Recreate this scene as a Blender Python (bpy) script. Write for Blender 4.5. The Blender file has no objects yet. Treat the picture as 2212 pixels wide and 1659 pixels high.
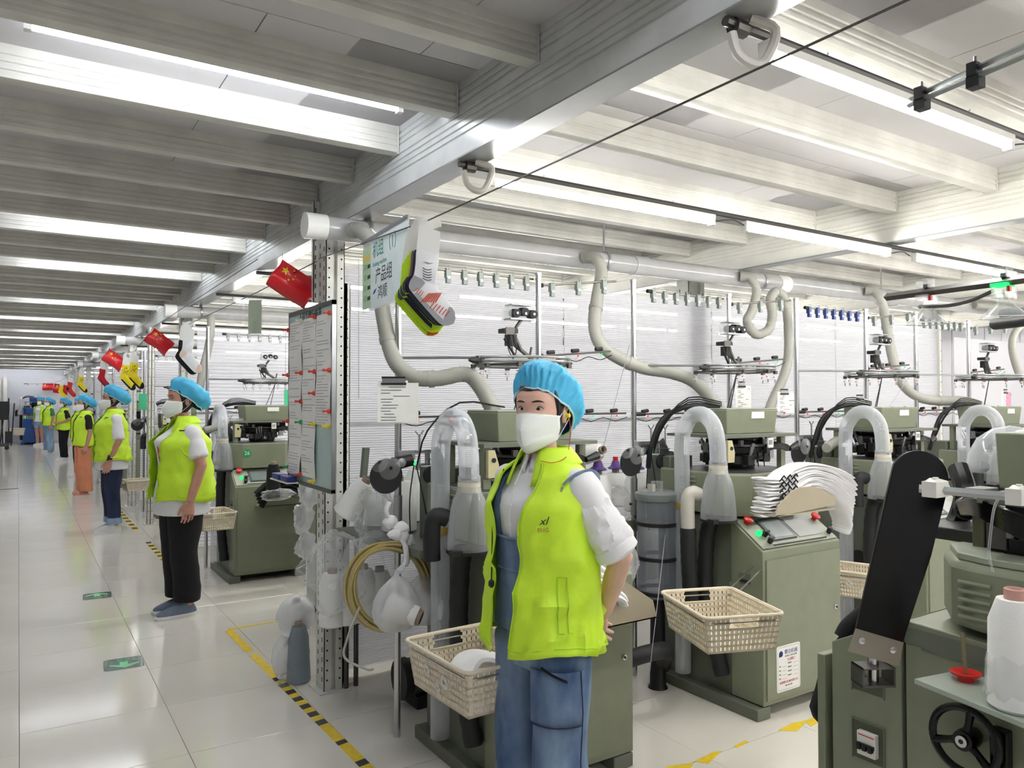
import bpy, bmesh, math, random
from math import sin, cos, pi, radians as R
from mathutils import Vector, Matrix, noise
random.seed(7)
scene = bpy.context.scene
COL = scene.collection
# ------------------------------------------------------------------ camera
FPX = 1650.0; YAW = R(32.87); PIT = math.atan(35.5/1650); HC = 1.48
cam = bpy.data.cameras.new('camera'); camo = bpy.data.objects.new('camera', cam); COL.objects.link(camo)
camo.location = (0, 0, HC); camo.rotation_euler = (pi/2+PIT, 0, -YAW)
cam.sensor_width = 36; cam.lens = 36*FPX/2212; cam.clip_start = .05; cam.clip_end = 200
scene.camera = camo
# ------------------------------------------------------------------ world, exposure
w = bpy.data.worlds.new('world'); scene.world = w; w.use_nodes = True
w.node_tree.nodes['Background'].inputs[0].default_value = (.9, .95, 1, 1)
w.node_tree.nodes['Background'].inputs[1].default_value = .6
scene.view_settings.view_transform = 'Standard'; scene.view_settings.look = 'None'
scene.view_settings.gamma = 1; scene.view_settings.use_curve_mapping = False
scene.view_settings.exposure = 2.2
try:
    scene.cycles.use_denoising = True
    scene.cycles.use_adaptive_sampling = True; scene.cycles.adaptive_threshold = .02; scene.cycles.max_bounces = 9; scene.cycles.diffuse_bounces = 5; scene.cycles.glossy_bounces = 4
    scene.cycles.transparent_max_bounces = 14; scene.cycles.transmission_bounces = 6
    scene.cycles.sample_clamp_indirect = 6
except Exception: pass
TUBE = 11.5      # strength of the fluorescent tubes
# ------------------------------------------------------------------ pixel -> point of the place
_F = (sin(YAW)*cos(PIT), cos(YAW)*cos(PIT), sin(PIT)); _R = (cos(YAW), -sin(YAW), 0)
_U = (-sin(YAW)*sin(PIT), -cos(YAW)*sin(PIT), cos(PIT))
def at(px, py, X=None, Y=None, Z=None, D=None):
    a = (px-1106)/FPX; b = (829.5-py)/FPX
    d = [_F[i]+a*_R[i]+b*_U[i] for i in range(3)]
    t = X/d[0] if X is not None else Y/d[1] if Y is not None else (Z-HC)/d[2] if Z is not None else D
    return Vector((t*d[0], t*d[1], HC+t*d[2]))
# ------------------------------------------------------------------ materials
def lin(c):
    return tuple(((v/255)/12.92 if v/255 <= .04045 else ((v/255+.055)/1.055)**2.4) for v in c)
_M = {}
def mat(name, rgb, rough=.5, metal=0, var=.06, scale=12, bump=0, bscale=60, coat=0, trans=0, alpha=1, emis=None, es=0, spec=None, ior=None):
    if name in _M: return _M[name]
    m = bpy.data.materials.new(name); m.use_nodes = True; nt = m.node_tree; n = nt.nodes; b = n['Principled BSDF']
    c = lin(rgb)
    b.inputs['Roughness'].default_value = rough; b.inputs['Metallic'].default_value = metal
    b.inputs['Coat Weight'].default_value = coat; b.inputs['Transmission Weight'].default_value = trans
    b.inputs['Alpha'].default_value = alpha
    if spec is not None: b.inputs['Specular IOR Level'].default_value = spec
    if ior: b.inputs['IOR'].default_value = ior
    if emis:
        b.inputs['Emission Color'].default_value = (*lin(emis), 1); b.inputs['Emission Strength'].default_value = es
    if var:
        tc = n.new('ShaderNodeTexCoord'); ns = n.new('ShaderNodeTexNoise'); ns.inputs['Scale'].default_value = scale
        ns.inputs['Detail'].default_value = 4
        mr = n.new('ShaderNodeMapRange'); mr.inputs[1].default_value = .3; mr.inputs[2].default_value = .7
        mr.inputs[3].default_value = 1-var; mr.inputs[4].default_value = 1+var
        mx = n.new('ShaderNodeMix'); mx.data_type = 'RGBA'; mx.blend_type = 'MULTIPLY'; mx.inputs[0].default_value = 1
        mx.inputs[6].default_value = (*c, 1)
        nt.links.new(tc.outputs['Object'], ns.inputs['Vector']); nt.links.new(ns.outputs[0], mr.inputs[0])
        nt.links.new(mr.outputs[0], mx.inputs[7]); nt.links.new(mx.outputs[2], b.inputs['Base Color'])
        if bump:
            n2 = n.new('ShaderNodeTexNoise'); n2.inputs['Scale'].default_value = bscale; n2.inputs['Detail'].default_value = 3
            bp = n.new('ShaderNodeBump'); bp.inputs['Strength'].default_value = bump; bp.inputs['Distance'].default_value = .01
            nt.links.new(tc.outputs['Object'], n2.inputs['Vector']); nt.links.new(n2.outputs[0], bp.inputs['Height'])
            nt.links.new(bp.outputs[0], b.inputs['Normal'])
    else: b.inputs['Base Color'].default_value = (*c, 1)
    _M[name] = m; return m
def emit(name, rgb, s):
    if name in _M: return _M[name]
    m = bpy.data.materials.new(name); m.use_nodes = True; nt = m.node_tree; nt.nodes.clear()
    e = nt.nodes.new('ShaderNodeEmission'); o = nt.nodes.new('ShaderNodeOutputMaterial')
    e.inputs[0].default_value = (*lin(rgb), 1); e.inputs[1].default_value = s; nt.links.new(e.outputs[0], o.inputs[0])
    _M[name] = m; return m
def clear(name, rgb, a, rough=.15, spec=.8):
    """thin clear plastic: a film that tints a little and keeps its highlights"""
    if name in _M: return _M[name]
    m = bpy.data.materials.new(name); m.use_nodes = True; nt = m.node_tree; n = nt.nodes; b = n['Principled BSDF']
    b.inputs['Base Color'].default_value = (*lin(rgb), 1); b.inputs['Roughness'].default_value = rough
    b.inputs['Specular IOR Level'].default_value = spec
    t = n.new('ShaderNodeBsdfTransparent'); mx = n.new('ShaderNodeMixShader'); lw = n.new('ShaderNodeLayerWeight')
    lw.inputs[0].default_value = .35
    mr = n.new('ShaderNodeMapRange'); mr.inputs[3].default_value = a; mr.inputs[4].default_value = min(1, a+.5)
    tc = n.new('ShaderNodeTexCoord'); ns = n.new('ShaderNodeTexNoise'); ns.inputs['Scale'].default_value = 9
    bp = n.new('ShaderNodeBump'); bp.inputs['Strength'].default_value = .25; bp.inputs['Distance'].default_value = .01
    nt.links.new(tc.outputs['Object'], ns.inputs['Vector']); nt.links.new(ns.outputs[0], bp.inputs['Height']); nt.links.new(bp.outputs[0], b.inputs['Normal'])
    nt.links.new(lw.outputs['Facing'], mr.inputs[0]); nt.links.new(mr.outputs[0], mx.inputs[0])
    nt.links.new(t.outputs[0], mx.inputs[1]); nt.links.new(b.outputs[0], mx.inputs[2])
    nt.links.new(mx.outputs[0], n['Material Output'].inputs[0]); _M[name] = m; return m
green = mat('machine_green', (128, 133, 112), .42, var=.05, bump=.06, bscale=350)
green_d = mat('machine_green_dark', (104, 109, 96), .45, var=.05, bump=.06, bscale=350)  # darker green for bases, rear bodies, tables and brackets
panelg = mat('console_top', (150, 156, 140), .4)
creamp = mat('cream_steel', (220, 219, 211), .35, var=.07, scale=6)
greyst = mat('girder_steel', (206, 208, 208), .33, metal=.1, var=.1, scale=7)
joistm = mat('joist_steel', (206, 205, 198), .38, metal=0, var=.12, scale=5)
flange = mat('flange_steel', (158, 160, 160), .32, metal=.5, var=.06)
boardm = mat('ceiling_board', (204, 202, 204), .65, var=.04, scale=2)
uprm = mat('upright_white', (214, 214, 208), .42, var=.1, scale=9)
steel = mat('stainless', (200, 200, 202), .18, metal=1, var=.03)
alum = mat('aluminium', (172, 175, 178), .32, metal=.85, var=.05)
dsteel = mat('dark_steel', (92, 90, 88), .35, metal=.7, var=.08)
black = mat('black_plastic', (22, 22, 24), .45, var=.1)
blackg = mat('black_gloss', (7, 7, 8), .22, var=0, spec=.35)
rubber = mat('black_rubber', (26, 27, 30), .6, var=.1)
redp = mat('red_plastic', (205, 32, 28), .3, var=.03)
white = mat('white_plastic', (232, 232, 228), .35, var=.03)
paper = mat('paper', (236, 236, 232), .8, var=.02)
yarnw = mat('white_yarn', (236, 236, 234), .85, var=.03, bump=.1, bscale=260)
yarnb = mat('black_yarn', (18, 18, 22), .9, var=.1)
yarng = mat('grey_yarn', (130, 140, 148), .85, var=.05)
conem = mat('paper_cone', (150, 132, 116), .8)
hosem = mat('hose_beige', (158, 158, 150), .6, var=.05)
ductm = mat('duct_grey', (176, 176, 176), .25, var=.05, coat=.3)
pvc = mat('pvc_beige', (190, 186, 178), .4)
basketm = mat('basket_beige', (226, 215, 194), .5, var=.03)
beigep = mat('tray_beige', (168, 158, 138), .6, var=.03)
brown = mat('holes_dark', (40, 38, 36), .8, var=0)
inkm = mat('ink', (60, 62, 68), .8, var=0)
inkb = mat('ink_blue', (40, 56, 130), .8, var=0)
inkr = mat('ink_red', (190, 60, 66), .8, var=0)
yellowt = mat('tape_yellow', (232, 200, 48), .5, var=.1, scale=30)
blackt = mat('tape_black', (45, 45, 45), .5, var=.1)
filmc = clear('clear_film', (235, 238, 240), .10, .10)
tubec = clear('clear_tube', (222, 226, 234), .30, .08)
dustc = clear('dusty_clear', (200, 203, 210), .28, .12)
canc = clear('canister_clear', (130, 136, 146), .55, .15)
bagw = clear('bag_white', (240, 242, 244), .34, .2)
ledr = emit('led_red', (255, 40, 50), .8); ledg = emit('led_green', (40, 240, 110), .45)
screenm = mat('screen_dark', (78, 86, 90), .15, var=.05)
# ------------------------------------------------------------------ mesh builder
class MB:
    def __init__(s): s.v = []; s.f = []; s.mi = []; s.mats = []
    def _m(s, m):
        if m is None: return 0
        if m not in s.mats: s.mats.append(m)
        return s.mats.index(m)
    def add(s, vs, fs, m=None, M=None):
        o = len(s.v); s.v += [tuple(M @ Vector(v)) if M else tuple(v) for v in vs]
        s.f += [tuple(i+o for i in f) for f in fs]; s.mi += [s._m(m)]*len(fs); return s
    def box(s, a, b, m=None, M=None, taper=0):
        x0, y0, z0 = a; x1, y1, z1 = b; t = taper
        vs = [(x0, y0, z0), (x1, y0, z0), (x1, y1, z0), (x0, y1, z0), (x0-t, y0-t, z1), (x1+t, y0-t, z1), (x1+t, y1+t, z1), (x0-t, y1+t, z1)]
        return s.add(vs, [(0, 3, 2, 1), (4, 5, 6, 7), (0, 1, 5, 4), (1, 2, 6, 5), (2, 3, 7, 6), (3, 0, 4, 7)], m, M)
    def prism(s, pts, h0, h1, axis='z', m=None, M=None):
        """polygon extruded along an axis; pts are the two other coordinates in order (x,y)/(x,z)/(y,z)"""
        def q(p, h): return (p[0], p[1], h) if axis == 'z' else (p[0], h, p[1]) if axis == 'y' else (h, p[0], p[1])
        n = len(pts); vs = [q(p, h0) for p in pts]+[q(p, h1) for p in pts]
        fs = [tuple(range(n))[::-1], tuple(range(n, 2*n))]+[(i, (i+1) % n, n+(i+1) % n, n+i) for i in range(n)]
        return s.add(vs, fs, m, M)
    def lathe(s, prof, c=(0, 0, 0), n=20, m=None, M=None, cap=True, ax='z'):
        vs = []; fs = []
        for r, z in prof:
            for i in range(n):
                a = 2*pi*i/n; p = (r*cos(a), r*sin(a), z)
                if ax == 'x': p = (p[2], p[0], p[1])
                if ax == 'y': p = (p[0], p[2], p[1])
                vs.append((c[0]+p[0], c[1]+p[1], c[2]+p[2]))
        for k in range(len(prof)-1):
            for i in range(n):
                j = (i+1) % n; fs.append((k*n+i, k*n+j, (k+1)*n+j, (k+1)*n+i))
        if cap: fs.append(tuple(range(n))[::-1]); fs.append(tuple(range((len(prof)-1)*n, len(prof)*n)))
        return s.add(vs, fs, m, M)
    def tube(s, pts, r, n=8, m=None, M=None, cap=True, flat=1.0, up=None):
        pts = [Vector(p) for p in pts]; k = len(pts); rs = r if hasattr(r, '__len__') else [r]*k
        vs = []; fs = []; u = None
        for i, p in enumerate(pts):
            t = (pts[min(i+1, k-1)]-pts[max(i-1, 0)]).normalized()
            if u is None:
                u = Vector(up) if up else (Vector((0, 0, 1)) if abs(t.z) < .9 else Vector((1, 0, 0)))
            u = (u-t*u.dot(t))
            if u.length < 1e-6: u = t.orthogonal()
            u.normalize(); w2 = t.cross(u)
            for j in range(n):
                a = 2*pi*j/n; vs.append(p+(u*cos(a)*flat+w2*sin(a))*rs[i])
        for i in range(k-1):
            for j in range(n):
                q = (j+1) % n; fs.append((i*n+j, i*n+q, (i+1)*n+q, (i+1)*n+j))
        if cap: fs.append(tuple(range(n))[::-1]); fs.append(tuple(range((k-1)*n, k*n)))
        return s.add(vs, fs, m, M)
    def cyl(s, a, b, r, n=12, m=None, M=None): return s.tube([a, b], r, n, m, M)
    def ball(s, c, r, m=None, n=12, k=8, M=None):
        rr = r if hasattr(r, '__len__') else (r, r, r); vs = [(c[0], c[1], c[2]-rr[2])]; fs = []
        for i in range(1, k):
            a = pi*i/k
            for j in range(n):
                b = 2*pi*j/n; vs.append((c[0]+rr[0]*sin(a)*cos(b), c[1]+rr[1]*sin(a)*sin(b), c[2]-rr[2]*cos(a)))
        vs.append((c[0], c[1], c[2]+rr[2])); L = len(vs)-1
        for j in range(n): fs.append((0, 1+(j+1) % n, 1+j)); fs.append((L, L-n+j, L-n+(j+1) % n))
        for i in range(k-2):
            for j in range(n):
                q = (j+1) % n; fs.append((1+i*n+j, 1+i*n+q, 1+(i+1)*n+q, 1+(i+1)*n+j))
        return s.add(vs, fs, m, M)
    def grid(s, fn, nu, nv, m=None, M=None, cu=False):
        """fn(u,v) with u,v in 0..1"""
        vs = [fn(i/(nu if cu else nu-1), j/(nv-1)) for j in range(nv) for i in range(nu)]; fs = []
        for j in range(nv-1):
            for i in range(nu if cu else nu-1):
                q = (i+1) % nu; fs.append((j*nu+i, j*nu+q, (j+1)*nu+q, (j+1)*nu+i))
        return s.add(vs, fs, m, M)
    def mesh(s, name, m=None, smooth=35):
        me = bpy.data.meshes.new(name); me.from_pydata(s.v, [], s.f)
        if not s.mats: s.mats = [m]
        for x in s.mats: me.materials.append(x)
        me.polygons.foreach_set('material_index', s.mi); me.update()
        if smooth:
            me.shade_smooth(); me.set_sharp_from_angle(angle=R(smooth))
        return me
    def build(s, name, m=None, parent=None, smooth=35, label=None):
        o = bpy.data.objects.new(name, s.mesh(name, m, smooth)); COL.objects.link(o)
        if parent: o.parent = parent
        if label: o['label'] = label
        return o
def tag(o, label, cat, group=None, kind=None):
    o['label'] = label; o['category'] = cat
    if group: o['group'] = group
    if kind: o['kind'] = kind
    return o
def thing(name, label, cat, loc=(0, 0, 0), rz=0, group=None):
    o = bpy.data.objects.new(name, None); COL.objects.link(o); o.location = loc; o.rotation_euler = (0, 0, rz)
    o.empty_display_size = .1; return tag(o, label, cat, group)
def kids(o): return [c for c in bpy.data.objects if c.parent == o]
def struct(o): o['kind'] = 'structure'; return o
def copy_tree(o, parent=None, _ch=None):
    if _ch is None:
        _ch = {}
        for c in bpy.data.objects:
            if c.parent: _ch.setdefault(c.parent.name, []).append(c)
    c = o.copy(); COL.objects.link(c)
    if parent: c.parent = parent
    for k in _ch.get(o.name, []): copy_tree(k, c, _ch)
    return c
def copy_part(src, name=None, parent=None, loc=None, rz=None):
    c = src.copy(); COL.objects.link(c)
    if parent: c.parent = parent
    if loc is not None: c.location = loc
    if rz is not None: c.rotation_euler = (0, 0, rz)
    return c
def solidify(o, t, off=0):
    md = o.modifiers.new('s', 'SOLIDIFY'); md.thickness = t; md.offset = off; return o
def bevel(o, w, seg=2):
    md = o.modifiers.new('b', 'BEVEL'); md.width = w; md.segments = seg; md.limit_method = 'ANGLE'; md.angle_limit = R(40); return o
def apply(o):
    dg = bpy.context.evaluated_depsgraph_get(); me = bpy.data.meshes.new_from_object(o.evaluated_get(dg))
    o.modifiers.clear(); o.data = me; return o
def smoothpath(pts, k=4):
    pts = [Vector(p) for p in pts]; out = []
    P = [pts[0]*2-pts[1]]+pts+[pts[-1]*2-pts[-2]]
    for i in range(1, len(P)-2):
        for j in range(k):
            t = j/k; a, b, c, d = P[i-1], P[i], P[i+1], P[i+2]
            out.append(.5*((2*b)+(c-a)*t+(2*a-5*b+4*c-d)*t*t+(-a+3*b-3*c+d)*t**3))
    out.append(pts[-1]); return out
def text(name, body, size, m, parent=None, M=None, align='CENTER', thick=.0004, shear=0, sx=1):
    cu = bpy.data.curves.new(name, 'FONT'); cu.body = body; cu.size = size; cu.extrude = thick; cu.align_x = align; cu.align_y = 'CENTER'
    cu.resolution_u = 2; cu.shear = shear
    t = bpy.data.objects.new(name+'_tmp', cu); COL.objects.link(t)
    dg = bpy.context.evaluated_depsgraph_get(); me = bpy.data.meshes.new_from_object(t.evaluated_get(dg))
    bpy.data.objects.remove(t); me.materials.clear(); me.materials.append(m)
    if sx != 1: me.transform(Matrix.Diagonal((sx, 1, 1, 1)))
    if M: me.transform(M)
    o = bpy.data.objects.new(name, me); COL.objects.link(o)
    if parent: o.parent = parent
    return o
def frame(o, x, y):
    """matrix whose local x,y axes lie along the given directions, z = x cross y"""
    x = Vector(x).normalized(); y = Vector(y); y = (y-x*y.dot(x)).normalized(); z = x.cross(y)
    M = Matrix((x, y, z)).transposed().to_4x4(); M.translation = Vector(o); return M
# ================================================================== STRUCTURE
Y0, Y1 = -2.6, 31.3; XL, XR = -2.6, 10.2; CZ = 2.63; PITCH = 4.05
# floor: a slab with the nearer tiles laid on it one by one
floorm = mat('floor_tile', (226, 222, 213), .11, var=.035, scale=1.6, spec=.5)
def tile_slab_mat():
    m = bpy.data.materials.new('floor_far'); m.use_nodes = True; nt = m.node_tree; n = nt.nodes; b = n['Principled BSDF']
    tc = n.new('ShaderNodeTexCoord'); mp = n.new('ShaderNodeMapping'); br = n.new('ShaderNodeTexBrick')
    br.offset = 0; br.inputs['Scale'].default_value = 1; br.inputs['Brick Width'].default_value = .6; br.inputs['Row Height'].default_value = .6
    br.inputs['Mortar Size'].default_value = .002; br.inputs['Mortar Smooth'].default_value = .2
    br.inputs[1].default_value = (*lin((226, 222, 213)), 1); br.inputs[2].default_value = (*lin((222, 218, 210)), 1); br.inputs[3].default_value = (*lin((120, 116, 110)), 1)
    nt.links.new(tc.outputs['Object'], mp.inputs[0]); nt.links.new(mp.outputs[0], br.inputs[0]); nt.links.new(br.outputs[0], b.inputs['Base Color'])
    b.inputs['Roughness'].default_value = .12; return m
grout = mat('grout', (96, 92, 86), .8)
mb = MB(); mb.box((XL, Y0, -.12), (XR, Y1, -.008), grout); floor = struct(mb.build('floor', smooth=0))
mb = MB(); yfar = .45+.6*25
mb.box((XL, yfar, -.008), (XR, Y1, 0), tile_slab_mat()); mb.box((XL, Y0, -.008), (XR, .45, 0), floorm)
mb.box((6.02, .45, -.008), (XR, yfar, 0), floorm); mb.box((XL, .45, -.008), (-1.18, yfar, 0), floorm)
mb.build('tiled_field', parent=floor, smooth=0)
tm = MB(); g = .0016; b_ = .0012
vs = [(g, g, -.008), (.6-g, g, -.008), (.6-g, .6-g, -.008), (g, .6-g, -.008), (g, g, -b_), (.6-g, g, -b_), (.6-g, .6-g, -b_), (g, .6-g, -b_),
      (g+b_, g+b_, 0), (.6-g-b_, g+b_, 0), (.6-g-b_, .6-g-b_, 0), (g+b_, .6-g-b_, 0)]
tm.add(vs, [(i, (i+1) % 4, 4+(i+1) % 4, 4+i) for i in range(4)]+[(4+i, 4+(i+1) % 4, 8+(i+1) % 4, 8+i) for i in range(4)]+[(8, 9, 10, 11)], floorm)
tme = tm.mesh('tile', smooth=0)
for j in range(25):
    for i in range(12):
        x = .02+.5985*(i-2); y = .45+.6*j+(-.22 if i < 2 else 0)
        t = bpy.data.objects.new('tile', tme); COL.objects.link(t); t.parent = floor
        t.location = (x, y, random.uniform(-.0004, .0002)); t.rotation_euler = (random.uniform(-.0006, .0006), random.uniform(-.0006, .0006), 0)
# walls
wallm = mat('wall_white', (205, 205, 210), .6, var=.04, scale=1.5)
def ribbed(name, p0, p1, z1, m, pitch=.2):
    p0 = Vector(p0); p1 = Vector(p1); L = (p1-p0).length; d = (p1-p0)/L; nrm = Vector((-d.y, d.x, 0)); mb = MB(); k = int(L/pitch)
    mb.box((0, -.03, 0), (L, .03, z1), m, frame(p0, d, nrm)); 
    for i in range(k): mb.box((i*pitch+.02, .03, 0), (i*pitch+.05, .042, z1), m, frame(p0, d, nrm))
    return struct(mb.build(name, smooth=0))
def hribbed(name, p0, p1, z1, m, pitch=.3):
    p0 = Vector(p0); p1 = Vector(p1); L = (p1-p0).length; d = (p1-p0)/L; nrm = Vector((-d.y, d.x, 0)); mb = MB()
    mb.box((0, -.03, 0), (L, .03, z1), m, frame(p0, d, nrm))
    for i in range(int(z1/pitch)): mb.box((0, .03, i*pitch+.01), (L, .038, (i+1)*pitch-.01), m, frame(p0, d, nrm))
    return struct(mb.build(name, smooth=0))
hribbed('wall_far', (XR, Y1, 0), (XL, Y1, 0), CZ, wallm)
ribbed('wall_left', (XL, Y1, 0), (XL, Y0, 0), CZ, wallm); ribbed('wall_near', (XL, Y0, 0), (XR, Y0, 0), CZ, wallm)
ribbed('wall_right', (XR, Y0, 0), (XR, Y1, 0), CZ, wallm)
# ceiling: boards, joists, girders
mb = MB(); mb.box((XL, Y0, CZ+.012), (XR, Y1, CZ+.12), boardm); ceiling = struct(mb.build('ceiling', smooth=0))
for x0, x1, w_ in ((-2.55, 1.36, 1.22), (1.4, 4.1, 1.22), (4.1, 6.8, 1.22), (6.8, 10.1, 1.22)):
    mb = MB(); mb.box((0, 0, 0), (w_-.004, 2.436, .012), boardm); pm = mb.mesh('ceiling_board', smooth=0)
    y = Y0; k = 0
    while y < 13 and (y < 9 or x0 < 2):
        x = x0 if k % 2 else x0-.5
        while x < x1-.05:
            if x+w_ > x0+.02:
                o = bpy.data.objects.new('ceiling_board', pm); COL.objects.link(o); o.parent = ceiling; o.location = (x, y, CZ)
            x += w_
        y += 2.44; k += 1
def joist_mesh(L):
    h = CZ-2.52; prof = [(0, 0)]
    for z in (.022, .047, .072): prof += [(0, z-.007), (.005, z-.004), (.005, z+.004), (0, z+.007)]
    prof += [(0, h), (.06, h)]+[(.06, z) for z in ()]+[(.06, 0), (.045, -.004), (.015, -.004)]
    mb = MB(); mb.prism(prof, 0, L, 'x', joistm)
    mb.box((L-.006, -.004, -.006), (L+.0, .064, h), joistm); return mb.mesh('joist', smooth=20)
jl = {}
BAYS = [(-2.6, 1.328), (1.438, 4.058), (4.168, 6.788), (6.898, 9.6)]
for bi, (a, b) in enumerate(BAYS):
    jl[bi] = joist_mesh(b-a)
    for k in range(-5, 56):
        y = (1.904 if bi == 0 else 1.855)+.5135*k
        if bi and y > 14: continue
        if bi > 1 and y > 9: continue
        o = bpy.data.objects.new('joist', jl[bi]); COL.objects.link(o); o.parent = ceiling; o.location = (a, y, 2.52)
def girder(x):
    h0, h1 = 2.362, 2.63; pr = []
    def side(x_, sg):
        p = [(x_, h0), (x_, h0+.045)]
        for i, z in enumerate((.075, .1, .125, .15, .19, .215, .24)): p += [(x_, h0+z-.005), (x_-sg*.006, h0+z-.002), (x_-sg*.006, h0+z+.002), (x_, h0+z+.005)]
        return p+[(x_, h1)]
    L = side(x, -1); Rr = side(x+.11, 1)
    mb = MB(); mb.prism(L+Rr[::-1], Y0+.05, Y1-.04, 'y', greyst if x < 2 else creamp)
    mb.box((x-.002, Y0+.05, h0-.006), (x+.042, Y1-.04, h0), flange); mb.box((x+.046, Y0+.05, h0-.003), (x+.112, Y1-.04, h0), flange)
    o = mb.build('girder', parent=ceiling, smooth=20); return o
for x in (1.33, 4.06, 6.79, 9.6): girder(x)
# ------------------------------------------------------------------ fluorescent tubes
tubem = emit('tube_glow', (244, 248, 255), TUBE); tubew = emit('tube_glow_warm', (253, 251, 246), TUBE*1.7)
def lamp_mesh(L, m):
    mb = MB(); mb.cyl((.02, 0, 0), (L-.02, 0, 0), .0135, 8, m); return mb.mesh('tube', smooth=60)
T12 = lamp_mesh(1.2, tubem); T12w = lamp_mesh(1.2, tubew)
mb = MB(); mb.box((0, -.016, .012), (1.2, .016, .032), white); mb.box((0, -.014, -.016), (.02, .014, .014), white); mb.box((1.18, -.014, -.016), (1.2, .014, .014), white)
FIX = mb.mesh('fixture')
def lamp(loc, label, warm=False, group=None, rod=False):
    t = thing('tube_lamp', label, 'lamp', loc, 0, group)
    for nm, me in (('glowing_tube', T12w if warm else T12), ('fixture', FIX)):
        o = bpy.data.objects.new(nm, me); COL.objects.link(o); o.parent = t
    return t
lamp((0, 2.62, 2.575), 'fluorescent tube lamp between the ceiling joists at top left, nearest the camera')
for i, y in enumerate((-1.0, .55, 5.2, 6.75, 9.3, 11.35, 13.4, 14.95, 17.0, 18.5, 20.6, 22.6, 24.7, 26.7, 28.8)):
    lamp((.02, y, 2.575), 'fluorescent tube lamp over the aisle, %s from the near end' % ('behind the camera', 'overhead', 'second in view', 'third in view', 'fourth in view', 'fifth in view', 'sixth in view', 'seventh in view', 'eighth in view', 'ninth in view', 'tenth in view', 'eleventh in view', 'twelfth in view', 'thirteenth in view', 'last in view')[i], group='tube lamps over the aisle')
for i, y in enumerate((11.35, 14.95, 18.5, 22.6, 26.7, 30.4)):  # added out-of-view tubes that brighten the far aisle
    lamp((-1.35, y, 2.575), 'added unseen tube lamp over the left side of the aisle, %s of the far ones' % ('first', 'second', 'third', 'fourth', 'fifth', 'last')[i])['group'] = 'added unseen tube lamps over the left of the aisle'
lamp((.02, 30.4, 2.575), 'added tube lamp brightening the far wall')  # extra tube added to lighten the end wall
for i, y in enumerate((17.4, 21.4, 25.5, 29.4)):  # lamps added to brighten the dark far end
    lamp((1.6, y, 2.298), 'added tube lamp over the far machines right of the aisle, %s from the front' % ('first', 'second', 'third', 'last')[i], True)['group'] = 'added tube lamps over the far machines'
ordn = ('first', 'second', 'third', 'fourth', 'fifth', 'sixth')
for ri, y in enumerate((-1.2, 1.18, 2.43, 5.25, 6.5, 9.3, 10.6, 13.4)):
    row = ('behind the camera', 'nearest the camera', 'above the alley of the near machines', 'behind the clear partition', 'above machine 26', 'above the third machine row', 'beyond the third machine row', 'above the fourth machine row')[ri]
    pipe = MB(); xe = 9.5 if ri < 5 else 4
    pipe.cyl((1.34, y, 2.343), (xe, y, 2.343), .012, 8, dsteel)
    xs = [1.47, 2.88, 4.33, 5.72, 7.2, 8.5] if ri < 5 else [1.5, 2.9]
    for k, x in enumerate(xs):
        lamp((x, y, 2.298), '%s tube lamp of the row %s' % (ordn[k], row), True, 'tube lamps over the machines')
        for dx in (.25, .95): pipe.tube([(x+dx, y, 2.33), (x+dx+.01, y+.014, 2.352), (x+dx, y, 2.364)], .0025, 5, white)
        pipe.tube(smoothpath([(x+1.2, y, 2.30), (x+1.27, y-.01, 2.315), (x+1.35, y, 2.325), (x+1.41, y, 2.31)]), .003, 5, black)
    if ri in (1, 2):
        pipe.tube(smoothpath([(1.40, y-.02, 2.355), (1.45, y-.05, 2.33), (1.43, y-.04, 2.26), (1.40, y-.03, 2.245), (1.37, y-.01, 2.27), (1.36, y, 2.32)]), .012, 8, pvc)
        pipe.lathe([(.02, -.02), (.02, .02)], (1.385, y, 2.338), 10, dsteel, ax='x')
    tag(pipe.build('conduit_pipe'), 'thin steel conduit carrying the lamp row %s' % row, 'pipe')
# ------------------------------------------------------------------ duct
for r in range(5):
    y = 3.5+PITCH*r; x1 = 9.4 if r < 2 else 5
    t = thing('suction_duct', ('long grey plastic suction duct under the ceiling above the near clear partition' if r == 0 else 'grey suction duct under the ceiling over machine row %s behind' % ordn[r]), 'duct', (1.16, y, 2.297), 0)
    MB().tube([(.03, 0, 0), (x1-1.16, 0, .03)], .056, 20, ductm).build('duct_pipe', parent=t)
    MB().tube([(-.05, 0, 0), (.05, 0, 0)], .061, 20, white).build('end_cap', parent=t)
    for x in (2.05, 3.4, 5.2): MB().tube([(x-.08, 0, .007), (x+.03, 0, .009)], .0605, 20, ductm if x == 2.05 else white).build('coupling', parent=t)
    for x in (.26, 1.75, 3.15, 4.6):
        if x+1.2 < x1: MB().tube([(x, 0, .0), (x, 0, .30)], .006, 6, steel).lathe([(.059, -.008), (.063, -.008), (.063, .008), (.059, .008)], (x, 0, .005), 20, alum, ax='x', cap=False).build('hanger', parent=t)
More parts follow.
